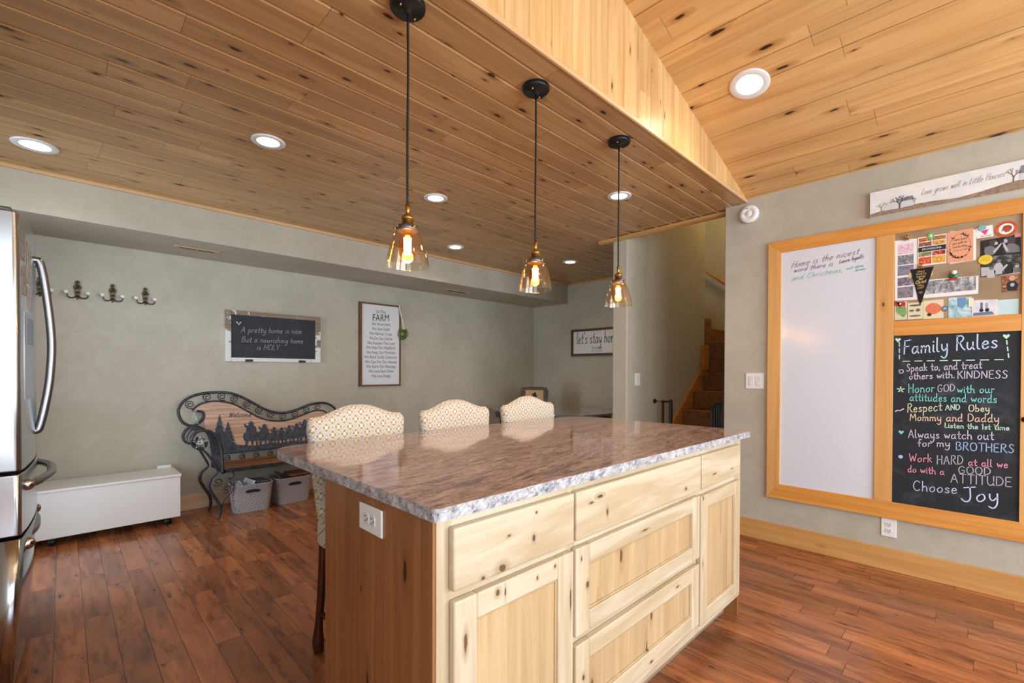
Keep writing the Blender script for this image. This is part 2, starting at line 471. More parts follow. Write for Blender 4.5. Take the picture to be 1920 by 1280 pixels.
def chalk_m(name, c1, c2, seed):
    m = M(name); x, y, z = m.coords('obj')
    a = m.noise(m.vec(x, y, z + seed), 5, 5, .65, 1.5).sm(.5, .75)
    b = m.noise(m.vec(x*6.0, y*6.0, z*2.0 + seed), 2, 5, .7).sm(.5, .8)
    m.base(m.mix(a*.5 + b*.25, c1, c2)).p(.55, 0, .3); return m.m
chalkboard = chalk_m('chalkboard_paint', srgb(38, 42, 48), srgb(84, 90, 100), 1)
chalkboard_wall = chalk_m('chalkboard_slate', srgb(40, 44, 49), srgb(70, 76, 82), 9)
CH = dict(sky=srgb(196, 216, 246), lav=srgb(214, 206, 232), turq=srgb(132, 220, 214), grey=srgb(190, 188, 202), cream=srgb(232, 230, 196), mint=srgb(196, 234, 214), peach=srgb(246, 212, 182), blue=srgb(170, 200, 246), pink=srgb(240, 158, 184), purple=srgb(96, 62, 92), teal=srgb(110, 194, 184), ink=srgb(40, 40, 44), chalkw=srgb(176, 180, 182), greyink=srgb(150, 146, 148), gold=srgb(222, 190, 128), white=srgb(240, 240, 238), tan=srgb(84, 54, 34))
CHM = {k: plain('ink_' + k, v, .8) for k, v in CH.items()}

def thin_glass(name, tint, gl=.06, gcol=(1, 1, 1, 1)):
    m = M(name); nt = m.nt; nt.nodes.remove(m.b)
    tr = m.node('ShaderNodeBsdfTransparent'); tr.inputs[0].default_value = tint
    g = m.node('ShaderNodeBsdfGlossy'); g.inputs[0].default_value = gcol; g.inputs['Roughness'].default_value = .02
    lw = m.node('ShaderNodeLayerWeight'); lw.inputs[0].default_value = .35
    f = E(nt, lw.outputs['Facing']).pow(2.2)*.75 + gl
    mx = m.node('ShaderNodeMixShader'); nt.links.new(f.k, mx.inputs[0])
    nt.links.new(tr.outputs[0], mx.inputs[1]); nt.links.new(g.outputs[0], mx.inputs[2]); nt.links.new(mx.outputs[0], m.out.inputs[0])
    return m.m
shade_glass = thin_glass('clear_shade_glass', (.97, .89, .80, 1))
bulb_glass = thin_glass('amber_bulb_glass', (1.0, .74, .42, 1), .03, (1, .8, .55, 1))
filament_m = emit('glowing_filament', (1, .62, .26, 1), 60)
diffuser_m = emit('lit_diffuser', (1, .86, .66, 1), 14)

# ------------------------------------------------------------------ handwriting: single-stroke letters (unit: x-height 1, capitals 2)
G = {
'a': (1.2, [[(.9,.8),(.5,1),(.1,.6),(.15,.1),(.5,0),(.85,.45)], [(.92,1),(.9,.3),(1.1,0)]]),
'b': (1.1, [[(.1,2),(.1,0)], [(.1,.6),(.5,1),(.9,.6),(.8,.1),(.4,0),(.1,.25)]]),
'c': (1.0, [[(.85,.85),(.5,1),(.1,.6),(.2,.1),(.55,0),(.9,.2)]]),
'd': (1.2, [[(.9,.75),(.5,1),(.1,.6),(.15,.1),(.5,0),(.9,.45)], [(.9,2),(.9,.2),(1.1,0)]]),
'e': (1.05, [[(.1,.5),(.8,.62),(.75,.92),(.42,1),(.1,.6),(.2,.08),(.55,0),(.9,.2)]]),
'f': (.8, [[(.8,1.85),(.5,2),(.33,1.6),(.33,0)], [(0,1),(.7,1)]]),
'g': (1.15, [[(.9,.8),(.5,1),(.1,.6),(.2,.1),(.55,.05),(.9,.5)], [(.92,1),(.9,-.5),(.5,-.95),(.05,-.7)]]),
'h': (1.1, [[(.1,2),(.1,0)], [(.1,.6),(.5,1),(.85,.7),(.85,.1),(1.0,0)]]),
'i': (.4, [[(.15,1),(.15,.15),(.3,0)], [(.15,1.42),(.17,1.5)]]),
'k': (1.0, [[(.1,2),(.1,0)], [(.8,1),(.1,.45)], [(.3,.6),(.9,0)]]),
'l': (.5, [[(.1,2),(.1,.25),(.4,0)]]),
'm': (1.6, [[(.1,1),(.1,0)], [(.1,.6),(.42,1),(.72,.75),(.72,0)], [(.72,.6),(1.05,1),(1.35,.75),(1.35,.1),(1.5,0)]]),
'n': (1.1, [[(.1,1),(.1,0)], [(.1,.6),(.5,1),(.85,.7),(.85,.1),(1.0,0)]]),
'o': (1.1, [[(.5,1),(.1,.6),(.2,.1),(.55,0),(.92,.4),(.8,.9),(.5,1)]]),
'p': (1.1, [[(.1,1),(.1,-.9)], [(.1,.6),(.5,1),(.9,.6),(.8,.1),(.4,0),(.1,.25)]]),
'r': (.8, [[(.1,1),(.1,0)], [(.1,.6),(.4,.95),(.75,.92)]]),
's': (.9, [[(.75,.85),(.45,1),(.15,.78),(.45,.52),(.75,.25),(.45,0),(.08,.15)]]),
't': (.8, [[(.35,1.7),(.35,.2),(.6,0),(.75,.1)], [(0,1.05),(.75,1.05)]]),
'u': (1.2, [[(.1,1),(.1,.3),(.4,0),(.85,.4)], [(.88,1),(.88,.2),(1.08,0)]]),
'v': (1.0, [[(.05,1),(.45,0)], [(.45,0),(.9,1)]]),
'w': (1.4, [[(.05,1),(.35,0)], [(.35,0),(.65,.85)], [(.65,.85),(.95,0)], [(.95,0),(1.3,1)]]),
'y': (1.1, [[(.1,1),(.15,.4),(.45,.1),(.85,.5)], [(.9,1),(.88,-.4),(.5,-.95),(.05,-.7)]]),
'A': (1.5, [[(.05,0),(.7,2)], [(.7,2),(1.35,0)], [(.3,.75),(1.1,.75)]]),
'B': (1.3, [[(.1,2),(.1,0)], [(.1,2),(.8,1.95),(.95,1.5),(.6,1.1),(.1,1.05)], [(.1,1.05),(.8,1),(1.15,.6),(.9,.08),(.1,0)]]),
'C': (1.4, [[(1.2,1.7),(.8,2),(.3,1.7),(.1,1),(.3,.25),(.8,0),(1.25,.3)]]),
'D': (1.4, [[(.1,2),(.1,0)], [(.1,2),(.8,1.85),(1.25,1.1),(.95,.3),(.1,0)]]),
'E': (1.15, [[(1.0,2),(.1,2)], [(.1,2),(.1,0)], [(.1,0),(1.05,0)], [(.1,1.05),(.85,1.05)]]),
'F': (1.15, [[(1.1,2),(.15,1.95)], [(.2,2),(.12,0)], [(.15,1.1),(.85,1.1)]]),
'G': (1.45, [[(1.2,1.7),(.8,2),(.3,1.7),(.1,1),(.3,.2),(.8,0),(1.25,.35)], [(1.25,.35),(1.25,.9)], [(1.25,.9),(.75,.9)]]),
'H': (1.4, [[(.1,2),(.1,0)], [(1.2,2),(1.2,0)], [(.1,1.05),(1.2,1.05)]]),
'I': (.35, [[(.15,2),(.15,0)]]),
'J': (1.2, [[(.1,1.95),(1.3,2)], [(.75,2),(.8,.5),(.5,0),(.1,.1),(-.15,.4)]]),
'K': (1.25, [[(.1,2),(.1,0)], [(1.1,2),(.1,.9)], [(.4,1.2),(1.2,0)]]),
'L': (1.0, [[(.15,2),(.1,0)], [(.1,0),(.95,.05)]]),
'M': (1.75, [[(.1,0),(.2,2)], [(.2,2),(.8,.6)], [(.8,.6),(1.4,2)], [(1.4,2),(1.6,0)]]),
'N': (1.4, [[(.1,0),(.1,2)], [(.1,2),(1.2,0)], [(1.2,0),(1.2,2)]]),
'O': (1.55, [[(.75,2),(.25,1.7),(.1,1),(.3,.2),(.8,0),(1.3,.4),(1.4,1.1),(1.15,1.8),(.75,2)]]),
'P': (1.2, [[(.1,2),(.1,0)], [(.1,2),(.8,1.95),(1.05,1.5),(.7,1.0),(.1,.95)]]),
'R': (1.3, [[(.15,2),(.1,0)], [(.1,1.9),(.7,2),(1.05,1.6),(.7,1.15),(.15,1.05)], [(.5,1.1),(.85,.4),(1.25,0)]]),
'S': (1.2, [[(1.0,1.75),(.6,2),(.2,1.65),(.5,1.15),(.95,.7),(.8,.15),(.4,0),(.05,.25)]]),
'T': (1.3, [[(.05,2),(1.25,2)], [(.65,2),(.65,0)]]),
'U': (1.4, [[(.1,2),(.1,.6),(.5,0),(1.0,.2),(1.2,.8)], [(1.2,2),(1.2,.1),(1.35,0)]]),
'W': (1.8, [[(.05,2),(.45,0)], [(.45,0),(.85,1.6)], [(.85,1.6),(1.25,0)], [(1.25,0),(1.7,2)]]),
'Y': (1.3, [[(.05,2),(.6,1.0)], [(1.2,2),(.6,1.0)], [(.6,1.0),(.55,0)]]),
'1': (.6, [[(.1,1.6),(.35,2)], [(.35,2),(.35,0)]]),
'.': (.4, [[(.12,.02),(.18,.1)]]), ',': (.4, [[(.2,.12),(.05,-.3)]]), "'": (.35, [[(.15,2),(.1,1.6)]]),
' ': (.7, []),
}
def strokes(text, shear=0.0):
    x = 0; out = []
    for ch in text:
        wd, st = G.get(ch, (.7, []))
        for q in st:
            p = [(a + x + b*shear, b) for a, b in q]
            out.append([tuple(v[:2]) for v in catmull([(a, b, 0) for a, b in p], 5)] if len(p) > 2 else p)
        x += wd + .22
    return x - .22, out
def write(mb, text, a, b, cap, nrm, wd, shear=0.0, lift=.0012, up=(0, 0, 1)):
    """hand-lettered line from baseline start a to baseline end b, capital height cap"""
    A, B = Vector(a), Vector(b); W, st = strokes(text, shear); d = (B - A)/W; U = Vector(up)*cap/2
    for q in st: mb.ribbon([A + d*x + U*y for x, y in q], wd, nrm, lift)

def typed(name, text, mat, parent, left, right, size_h, nrm_axis, o, depth=.0006):
    """printed letters (built-in typeface) stretched between two baseline points"""
    cu = bpy.data.curves.new(name, 'FONT'); cu.body = text; cu.size = 1; cu.extrude = 0
    cu.resolution_u = 3
    t = bpy.data.objects.new(name, cu); col.objects.link(t)
    dg = bpy.context.evaluated_depsgraph_get(); me = bpy.data.meshes.new_from_object(t.evaluated_get(dg))
    bpy.data.objects.remove(t); bpy.data.curves.remove(cu)
    xs = [v.co.x for v in me.vertices]; x0, x1 = min(xs), max(xs)
    A, B = Vector(left), Vector(right); d = (B - A)/(x1 - x0); N = Vector(nrm_axis)
    for v in me.vertices:
        p = A + d*(v.co.x - x0) + Vector((0, 0, 1))*v.co.y*size_h/.70 + N*depth
        v.co = p - Vector(o)
    return link(name, me, mat, parent)

# ================================================================== THE SETTING
ZC, YG, XW, YW, XE = 2.466, 1.224, 3.623, 4.818, 5.182
struct(part('floor', floor_wood, None, -1.1, 6.9, -2.9, 4.95, -.1, 0))

def boards(mb, along, v_edges, span, place, hw=.0035, dep=.004):
    """grooved board surface: place(u, v, d) -> point, d = depth into the groove"""
    vs = []
    for i, v in enumerate(v_edges):
        if i == 0 or i == len(v_edges) - 1: vs.append((v, 0))
        else: vs += [(v - hw, 0), (v, dep), (v + hw, 0)]
    for (a, da), (b, db) in zip(vs, vs[1:]):
        mb._f([mb._v(place(span[0], a, da)), mb._v(place(span[1], a, da)), mb._v(place(span[1], b, db)), mb._v(place(span[0], b, db))])

mb = MB()
ys = [1.224] + [1.321 + .13*k for k in range(9)] + [2.437]
boards(mb, 'x', ys, (-1.05, 3.70), lambda u, v, d: (u, v, ZC + d), .008, .008)
ys = [2.437] + [2.491 + .13*k for k in range(13)] + [4.17]
boards(mb, 'x', ys, (-1.05, 5.20), lambda u, v, d: (u, v, ZC + d), .008, .008)
mb.box(-1.05, 3.66, 1.23, 2.45, ZC + .012, ZC + .08); mb.box(-1.05, 5.2, 2.45, 4.9, ZC + .012, ZC + .08)
struct(mb.build('ceiling', ceil_wood, fix=False))

SL = .306; zv = lambda x: 2.493 + SL*(XW - x)
mb = MB(); n = Vector((SL, 0, 1)).normalized(); RIDGE = .2
boards(mb, 'y', [3.66, 3.60] + [3.60 - .13*k for k in range(1, 27)] + [RIDGE], (-2.9, 1.235), lambda u, v, d: Vector((v, u, zv(v))) + n*d, .0028, .004)
n2 = Vector((-SL, 0, 1)).normalized()
boards(mb, 'y', [RIDGE - .13*k for k in range(11)], (-2.9, 1.235), lambda u, v, d: Vector((v, u, zv(RIDGE) - SL*(RIDGE - v))) + n2*d, .0028, .004)
struct(mb.build('ceiling.001', vault_wood, fix=False))

mb = MB()
gx = [-1.1] + [1.287 + .132*k for k in range(-18, 18)] + [3.64]
vs = []
for i, v in enumerate(gx):
    if i in (0, len(gx) - 1): vs.append((v, 0))
    else: vs += [(v - .003, 0), (v, .005), (v + .003, 0)]
ztop = lambda x: (zv(x) if x > RIDGE else zv(RIDGE) - SL*(RIDGE - x)) + .02
for (a, da), (b, db) in zip(vs, vs[1:]):
    mb._f([mb._v((a, YG + da, ZC - .002)), mb._v((b, YG + db, ZC - .002)), mb._v((b, YG + db, ztop(b))), mb._v((a, YG + da, ztop(a)))])
struct(mb.build('wall_gable', gable_wood, fix=False))
struct(part('trim_1', trim_wood_x, None, -1.0, 3.62, YG - .012, YG + .004, ZC - .004, ZC + .018, bev=.004))
struct(part('trim_2', trim_wood_x, None, -1.0, 5.18, 4.132, 4.158, ZC - .022, ZC + .002, bev=.004))
mb = MB(); mb.prism([(3.672, 1.376, ZC), (3.672, 1.376, ZC - .022), (3.70, 1.376, ZC - .034), (3.722, 1.376, ZC - .034), (3.722, 1.376, ZC)], (0, 1.20, 0), .003)
struct(mb.build('trim_3', trim_wood))
struct(part('trim_4', trim_wood, None, 5.16, 5.184, 2.437, 4.156, ZC - .018, ZC + .002, bev=.004))

struct(part('wall_right', wall_paint, None, XW, 3.74, -2.9, 1.376, 0, 2.62, bev=.006))
struct(part('wall_far', wall_paint, None, -1.1, 5.3, YW, YW + .12, 0, 2.6))
struct(part('wall_soffit', wall_paint, None, -1.05, XE + .01, 4.156, YW + .01, 2.197, ZC + .01, bev=.004))
struct(part('wall_end', wall_paint, None, XE, 5.413, 2.36, 4.95, 0, 4.2))
struct(part('wall_stair_left', wall_paint_w, None, 3.713, 5.413, 2.281, 2.437, 0, 4.2, bev=.012, seg=3))
struct(part('wall_stair_right', wall_paint_w, None, 3.70, 6.8, 1.256, 1.376, 0, 4.2))
struct(part('wall_stair_end', wall_paint_w, None, 6.70, 6.82, 1.2, 4.95, 0, 4.2))
struct(part('wall_stair_header', wall_paint_w, None, 3.66, 3.713, 1.2, 2.437, ZC, 4.2))
struct(part('ceiling.002', wall_paint_w, None, 3.6, 6.85, 1.2, 4.95, 4.2, 4.3))
struct(part('wall_left', wall_paint, None, -1.1, -1.0, -2.9, -2.05, 0, 4.2))
mb = MB(); mb.box(-1.1, -1.0, -.15, 4.95, 0, 4.2).box(-1.1, -1.0, -2.05, -.15, 2.3, 4.2).box(-1.1, -1.0, -2.05, -.15, 0, .4)
struct(mb.build('wall_left.001', wall_paint))
mb = MB()
for a in ((-1.1, -.6, 0, 4.2), (1.3, 1.7, 0, 4.2), (3.4, 3.74, 0, 4.2), (-.6, 1.3, 0, .5), (1.7, 3.4, 0, .5), (-.6, 1.3, 2.4, 4.2), (1.7, 3.4, 2.4, 4.2)):
    mb.box(a[0], a[1], -2.9, -2.8, a[2], a[3])
struct(mb.build('wall_back', wall_paint))
for i, (x0, x1) in enumerate(((-.6, 1.3), (1.7, 3.4))):
    f = MB(); c = (x0 + x1)/2
    for b in ((x0, x1, .5, .56), (x0, x1, 2.34, 2.4), (x0, x0 + .06, .5, 2.4), (x1 - .06, x1, .5, 2.4), (c - .02, c + .02, .5, 2.4), (x0, x1, 1.42, 1.46)):
        f.box(b[0], b[1], -2.79, -2.76, b[2], b[3])
    struct(f.build('window_%d' % (i + 1), white_paint))

struct(part('baseboard_right', trim_wood, None, XW - .015, XW, -2.8, 1.376, 0, .138, bev=.003))
bb = wood('pale_pine_baseboard', srgb(204, 172, 138), srgb(226, 196, 164), 'x', 'z', None, .08, (3.2, 9.0, .70, .05), srgb(130, 96, 66), .4, 'obj', (.8, 18), hk=.3)
struct(part('baseboard_far', bb, None, -1.0, XE, YW - .015, YW, 0, .135, bev=.003))
struct(part('baseboard_end', trim_wood, None, XE - .015, XE, 2.437, YW, 0, .135, bev=.003))

# ---- ceiling vents on the soffit
for x0, x1, y0, y1, lab in ((.628, .935, 4.415, 4.487, 'beige slotted air vent in the soffit above the coat hooks'), (3.27, 3.62, 4.45, 4.53, 'beige slotted air vent in the soffit at the far right of the wall')):
    t = thing('air_vent', lab, 'vent', ((x0+x1)/2, (y0+y1)/2, 2.197)); o = t.location
    vm = plain('beige_vent_metal', srgb(196, 164, 132), .45)
    MB(o).prism([(x0, y0, 2.197), (x1, y0, 2.197), (x1, y1, 2.197), (x0, y1, 2.197)], (0, 0, -.008), .003).build('vent_plate', vm, t)
    mb = MB(o); L = x1 - x0
    for k in range(16):
        x = x0 + L*(.12 + .76*(k + (.6 if k > 7 else 0))/16.2)
        mb.box(x, x + L*.025, y0 + .02, y1 - .02, 2.1875, 2.1885)
    mb.build('slot', black_hole, t)

# ================================================================== STAIRCASE
t = thing('staircase', 'brown carpeted staircase with pine skirt boards rising behind the wall opening', 'stairs', (4.82, 1.83, 0)); o = t.location
for k in range(1, 9):
    x = 4.82 + .26*(k - 4); z = .2*k
    mb = MB(o)
    if k < 8:
        prof = [(x, z), (x + .27, z), (x + .27, 0 if k == 1 else z - .2), (x + .012, 0 if k == 1 else z - .2), (x + .012, z - .03)]
        mb.prism([(a, 1.378, b) for a, b in prof], (0, .878 if k < 7 else 1.0, 0), .012, 3)
    else: mb.box(x, 6.70, 1.378, 2.46, z - .2, z, bev=.012)
    mb.build('step', carpet_m, t)
for k in range(1, 4):
    MB(o).box(5.86, 6.68, 2.4 + .26*k - .2, 2.4 + .26*k + .1, 1.6 + .19*(k - 1), 1.6 + .19*k, bev=.012).build('step', carpet_m, t)
mb = MB(o); mb.prism([(4.0, 2.281, 0), (4.0, 2.281, .2), (5.30, 2.281, 1.25), (5.30, 2.281, 1.53), (5.44, 2.281, 1.53), (5.44, 2.281, 0)], (0, -.02, 0), .002)
mb.box(5.30, 5.44, 2.24, 2.261, 1.24, 1.535, bev=.004)
mb.build('skirt_board', stair_wood, t)
MB(o).prism([(6.70, 2.20, 1.40), (6.70, 2.20, 1.44), (6.70, 3.2, 2.17), (6.70, 3.2, 1.9), (6.70, 2.5, 1.4)], (-.02, 0, 0), .002).build('skirt_board', stair_wood, t)
mb = MB(o); mb.tube([(6.63, 2.0, 2.06), (6.63, 3.2, 2.985)], .022, 10); mb.build('handrail', stair_wood, t)
# warm lamp of the upper stairwell
pl = bpy.data.lights.new('stairwell_lamp', 'POINT'); pl.energy = 26; pl.color = (1, .66, .26); pl.shadow_soft_size = .12
po = bpy.data.objects.new('stairwell_lamp', pl); col.objects.link(po); po.location = (5.9, 1.75, 3.7)

GX = 4.22
t = thing('baby_gate', 'black metal end of the baby gate braced against the stair side wall', 'gate', (GX, 2.17, .2)); o = t.location
mb = MB(o); mb.tube([(GX, 2.20, .925), (GX, 2.10, .925)], .010, 8); mb.box(GX - .006, GX + .006, 2.176, 2.190, .202, .925); mb.box(GX - .014, GX + .014, 2.090, 2.118, .202, .935, bev=.004)
mb.build('gate_frame', black_metal, t)
MB(o).tube([(GX, 2.270, .925), (GX, 2.19, .925)], .006, 8).build('threaded_rod', brass, t)
MB(o).lathe([(0, -.008), (.022, -.006), (.022, .006), (0, .008)], (GX, 2.272, .925), 16, 'y').build('wall_cup', black_metal, t)
MB(o).lathe([(0, -.012), (.018, -.010), (.018, .010), (0, .012)], (GX, 2.104, .930), 16, 'y').build('knob', black_metal, t)
t = thing('baby_gate', 'black barred end of the baby gate beside the right stair wall', 'gate', (GX, 1.6, .2)); o = t.location
for y in (1.705, 1.684, 1.663, 1.642): MB(o).box(GX - .008, GX + .008, y - .0075, y + .0075, .202, .875 if y > 1.69 else .925).build('bar', black_metal, t)
MB(o).tube(catmull([(GX, 1.725, .872), (GX, 1.705, .880), (GX, 1.672, .925), (GX, 1.638, .940), (GX, 1.60, .93)], 6), .012, 8).build('top_rail', black_metal, t)
MB(o).box(GX - .018, GX + .018, 1.588, 1.615, .202, .935, bev=.005).build('post', black_metal, t)

# ================================================================== RECESSED LIGHTS
def downlight(loc, label, tilt=0, r=.098, power=9):
    t = thing('recessed_light', label, 'light', loc, 0, None); t.rotation_euler = (0, tilt, 0)
    MB().lathe([(r*.60, .001), (r, .001), (r, -.004), (r*.95, -.008), (r*.66, -.005)], (0, 0, 0), 40, cap=False).build('trim_ring', white_paint, t)
    MB().lathe([(0, -.003), (r*.66, -.003), (r*.66, .0005), (0, .0005)], (0, 0, 0), 32).build('diffuser', diffuser_m, t)
    d = bpy.data.lights.new('downlight_lamp', 'SPOT'); d.energy = power; d.color = (1, .80, .55); d.spot_size = 2.6; d.spot_blend = .8; d.shadow_soft_size = .05
    o = bpy.data.objects.new('downlight_lamp', d); col.objects.link(o); o.parent = t; o.location = (0, 0, -.012)
    return t
downlight((-.105, 3.70, ZC), 'lit recessed ceiling light at the far left above the fridge corner')
downlight((.808, 2.737, ZC), 'lit recessed ceiling light in the low ceiling left of the nearest pendant cord', r=.085)
downlight((1.932, 2.768, ZC), 'lit recessed ceiling light between the first and second pendant cords', r=.085)
downlight((2.836, 1.812, ZC), 'lit recessed ceiling light right behind the farthest pendant cord', r=.085)
downlight((2.832, 3.713, ZC), 'small lit recessed light near the soffit above the farm sign', r=.085, power=13)
downlight((4.14, 3.287, ZC), 'small lit recessed light over the dark oval table', r=.085, power=20)
vt = math.atan(SL)
downlight((2.68, .895, zv(2.68)), 'large lit recessed light in the sloped vault ceiling', vt, .10, 14)
downlight((1.2, -.6, zv(1.2)), 'recessed light of the vault over the kitchen side', vt, .10, 14)
downlight((2.68, -.8, zv(2.68)), 'recessed light of the vault beyond the message board', vt, .10, 14)

# ================================================================== PENDANTS
def make_pendant():
    t = thing('pendant_light', '', 'pendant light', (0, 0, 0), 0, 'glass pendants over the island')
    c = MB().lathe([(0, 0), (.060, 0), (.060, -.014), (.055, -.020), (.014, -.021), (.012, -.034), (0, -.036)], (0, 0, 0), 32).build('canopy', black_metal, t)
    for sx in (-1, 1): MB().lathe([(0, -.030), (.004, -.029), (.004, -.018), (0, -.018)], (sx*.035, sx*.012, 0), 8).build('screw', brass, c)
    MB().tube(catmull([(0, 0, -.03), (.002, .001, -.25), (-.001, 0, -.48), (0, 0, -.69)], 6), .0042, 8).build('cord', black_metal, t)
    s = MB().lathe([(0, -.682), (.0085, -.682), (.0085, -.706), (.006, -.712), (.008, -.716), (.018, -.722), (.0215, -.728), (.0215, -.735), (.0185, -.736), (.0185, -.758), (0, -.758)], (0, 0, 0), 28).build('socket', brass, t)
    g = MB().lathe([(.018, -.755), (.036, -.757), (.037, -.772), (.034, -.775), (.018, -.772)], (0, 0, 0), 28).build('shade_ring', pewter, t)
    for a in (.5, 2.6, 4.7): MB().lathe([(0, 0), (.0055, .001), (.006, .008), (0, .010)], (math.cos(a)*.042, math.sin(a)*.042, -.770), 8).build('thumb_screw', brass, g)
    prof = [(.020, -.769), (.036, -.774), (.048, -.790), (.0575, -.815), (.0655, -.845), (.0715, -.872), (.0745, -.893)]
    pr = [(p.x, p.y) for p in catmull([(a, b, 0) for a, b in prof], 5)]
    inner = [(a - .0022, b) for a, b in reversed(pr)]
    MB().lathe(pr + [(.0745, -.8945), (.0725, -.8945)] + inner, (0, 0, 0), 48, cap=False).build('glass_shade', shade_glass, t)
    b = MB().lathe([(.0, -.756), (.013, -.757), (.013, -.778), (.018, -.795), (.027, -.818), (.0295, -.838), (.026, -.856), (.014, -.869), (0, -.874)], (0, 0, 0), 28).build('bulb', bulb_glass, t)
    mb = MB()
    for k in range(8):
        a = 2*PI*k/8; a2 = 2*PI*(k + 1)/8
        p = [(.0115*math.cos(a), .0115*math.sin(a), -.797), (.0095*math.cos(a), .0095*math.sin(a), -.853), (.0115*math.cos(a2), .0115*math.sin(a2), -.797)]
        mb.tube(p, .0026, 6)
    mb.build('filament', filament_m, b)
    return t
pend = make_pendant()
for i, (x, lab) in enumerate(((.849, 'nearest clear glass pendant with amber bulb, on the longest visible black cord'), (1.496, 'middle clear glass pendant light with amber bulb over the island'), (2.160, 'farthest clear glass pendant light, hanging in front of the stair wall'))):
    p = pend if i == 0 else dup(pend, (0, 0, 0))
    p.location = (x, 1.383, ZC); p['label'] = lab
    d = bpy.data.lights.new('pendant_lamp', 'POINT'); d.energy = 3.2; d.color = (1, .62, .30); d.shadow_soft_size = .02
    l = bpy.data.objects.new('pendant_lamp', d); col.objects.link(l); l.location = (x, 1.383, ZC - .86)

# ================================================================== ISLAND
t = thing('kitchen_island', 'knotty alder kitchen island cabinet with drawers, doors and a brown end panel', 'island', (1.49, 1.12, 0)); o = t.location
MB(o).box(.578, .597, .838, 1.415, 0, .885).build('end_panel', isl_end, t)
MB(o).box(2.392, 2.410, .838, 1.415, .0, .885).build('end_panel', isl_end, t)
MB(o).box(.597, 2.392, 1.395, 1.415, 0, .885).build('back_panel', isl_end, t)
mb = MB(o)
for b in ((.586, .628, .1, .885), (1.030, 1.078, .1, .885), (1.885, 1.940, .1, .885), (2.335, 2.412, .1, .885)): mb.box(b[0], b[1], .835, .855, b[2], b[3])
mb.mi = 1
for b in ((.628, 1.03), (1.078, 1.885), (1.94, 2.335)):
    for z in ((.840, .885), (.682, .735), (.1, .16)): mb.box(b[0], b[1], .8352, .855, z[0], z[1])
mb.box(1.078, 1.885, .8352, .855, .39, .46)
mb.build('face_frame', [isl_light_v, isl_light], t)
MB(o).box(.597, 2.392, .90, .915, 0, .105).build('toe_kick', plain('toe_kick_grey', srgb(150, 128, 108), .5), t)
MB(o).box(.6, 2.39, .86, 1.39, .1, .115).build('bottom_shelf', isl_light, t)
def drawer(x0, x1, z0, z1): MB(o).prism([(x0, .835, z0), (x1, .835, z0), (x1, .835, z1), (x0, .835, z1)], (0, -.021, 0), .006, 3).build('drawer', isl_light, t)
def panel_front(name, x0, x1, z0, z1, st=.068, rl=.060):
    mb = MB(o); Y1 = .835
    for a, b in ((x0, x0 + st), (x1 - st, x1)): mb.box(a, b, Y1 - .021, Y1, z0, z1, bev=.005)
    mb.mi = 1
    for a, b in ((z0, z0 + rl), (z1 - rl, z1)): mb.box(x0 + st, x1 - st, Y1 - .0205, Y1, a, b, bev=.004)
    d = mb.build(name, [isl_light_v, isl_light], t)
    MB(o).box(x0 + st - .004, x1 - st + .004, Y1 - .010, Y1 - .003, z0 + rl - .004, z1 - rl + .004).build('panel', isl_panel, d)
    b = MB(o); c = .006; X0, X1, Z0, Z1 = x0 + st, x1 - st, z0 + rl, z1 - rl
    for q in ((X0, X0 + c, Z0, Z1), (X1 - c, X1, Z0, Z1), (X0, X1, Z0, Z0 + c), (X0, X1, Z1 - c, Z1)): b.box(q[0], q[1], Y1 - .015, Y1 - .009, q[2], q[3], bev=.002)
    b.build('bead', isl_panel, d)
    return d
drawer(.618, 1.051, .718, .862); drawer(1.060, 1.906, .718, .862); drawer(1.918, 2.357, .718, .862)
panel_front('door', .620, 1.048, .140, .695); panel_front('door', 1.911, 2.357, .140, .690)
panel_front('drawer', 1.060, 1.899, .436, .697); panel_front('drawer', 1.061, 1.897, .155, .411)
# outlet on the end panel, its long side horizontal
pl_ = MB(o).prism([(.578, 1.054, .787), (.578, 1.176, .787), (.578, 1.176, .858), (.578, 1.054, .858)], (-.006, 0, 0), .003).build('outlet_plate', white_plastic, t)
pl_['label'] = 'white electrical outlet plate'
def socket(o, parent, c, axis, h=.0175, along='z'):
    """one receptacle face of a duplex outlet; axis = outward direction"""
    A = Vector(axis); S = Vector((0, 1, 0)) if abs(A.x) > .5 else Vector((1, 0, 0)); Z = Vector((0, 0, 1))
    if along == 'h': S, Z = Z, S
    C = Vector(c); pts = []
    for k in range(24):
        a = 2*PI*k/24; x, z = math.cos(a)*h*.98, math.sin(a)*h
        z = max(-h*.74, min(h*.74, z)); pts.append(C + S*x + Z*z)
    f = MB(o).prism(pts, A*.0022, .0006).build('socket', socket_plastic, parent)
    mb = MB(o)
    for sx in (-1, 1):
        q = C + S*(sx*.0062) + Z*.003 + A*.0023
        mb.prism([q - S*.001 - Z*.0042, q + S*.001 - Z*.0042, q + S*.001 + Z*.0042, q - S*.001 + Z*.0042], A*.0003)
    q = C - Z*.0075 + A*.0023
    mb.prism([q + S*.0025*math.cos(a) + Z*.0025*math.sin(a) for a in [k*PI/4 for k in range(8)]], A*.0003)
    return f, mb
for yy in (1.098, 1.132):
    f, mb = socket(o, pl_, (.572, yy, .8225), (-1, 0, 0), .0165, 'h')
    h = mb.build('slot', black_hole, pl_)

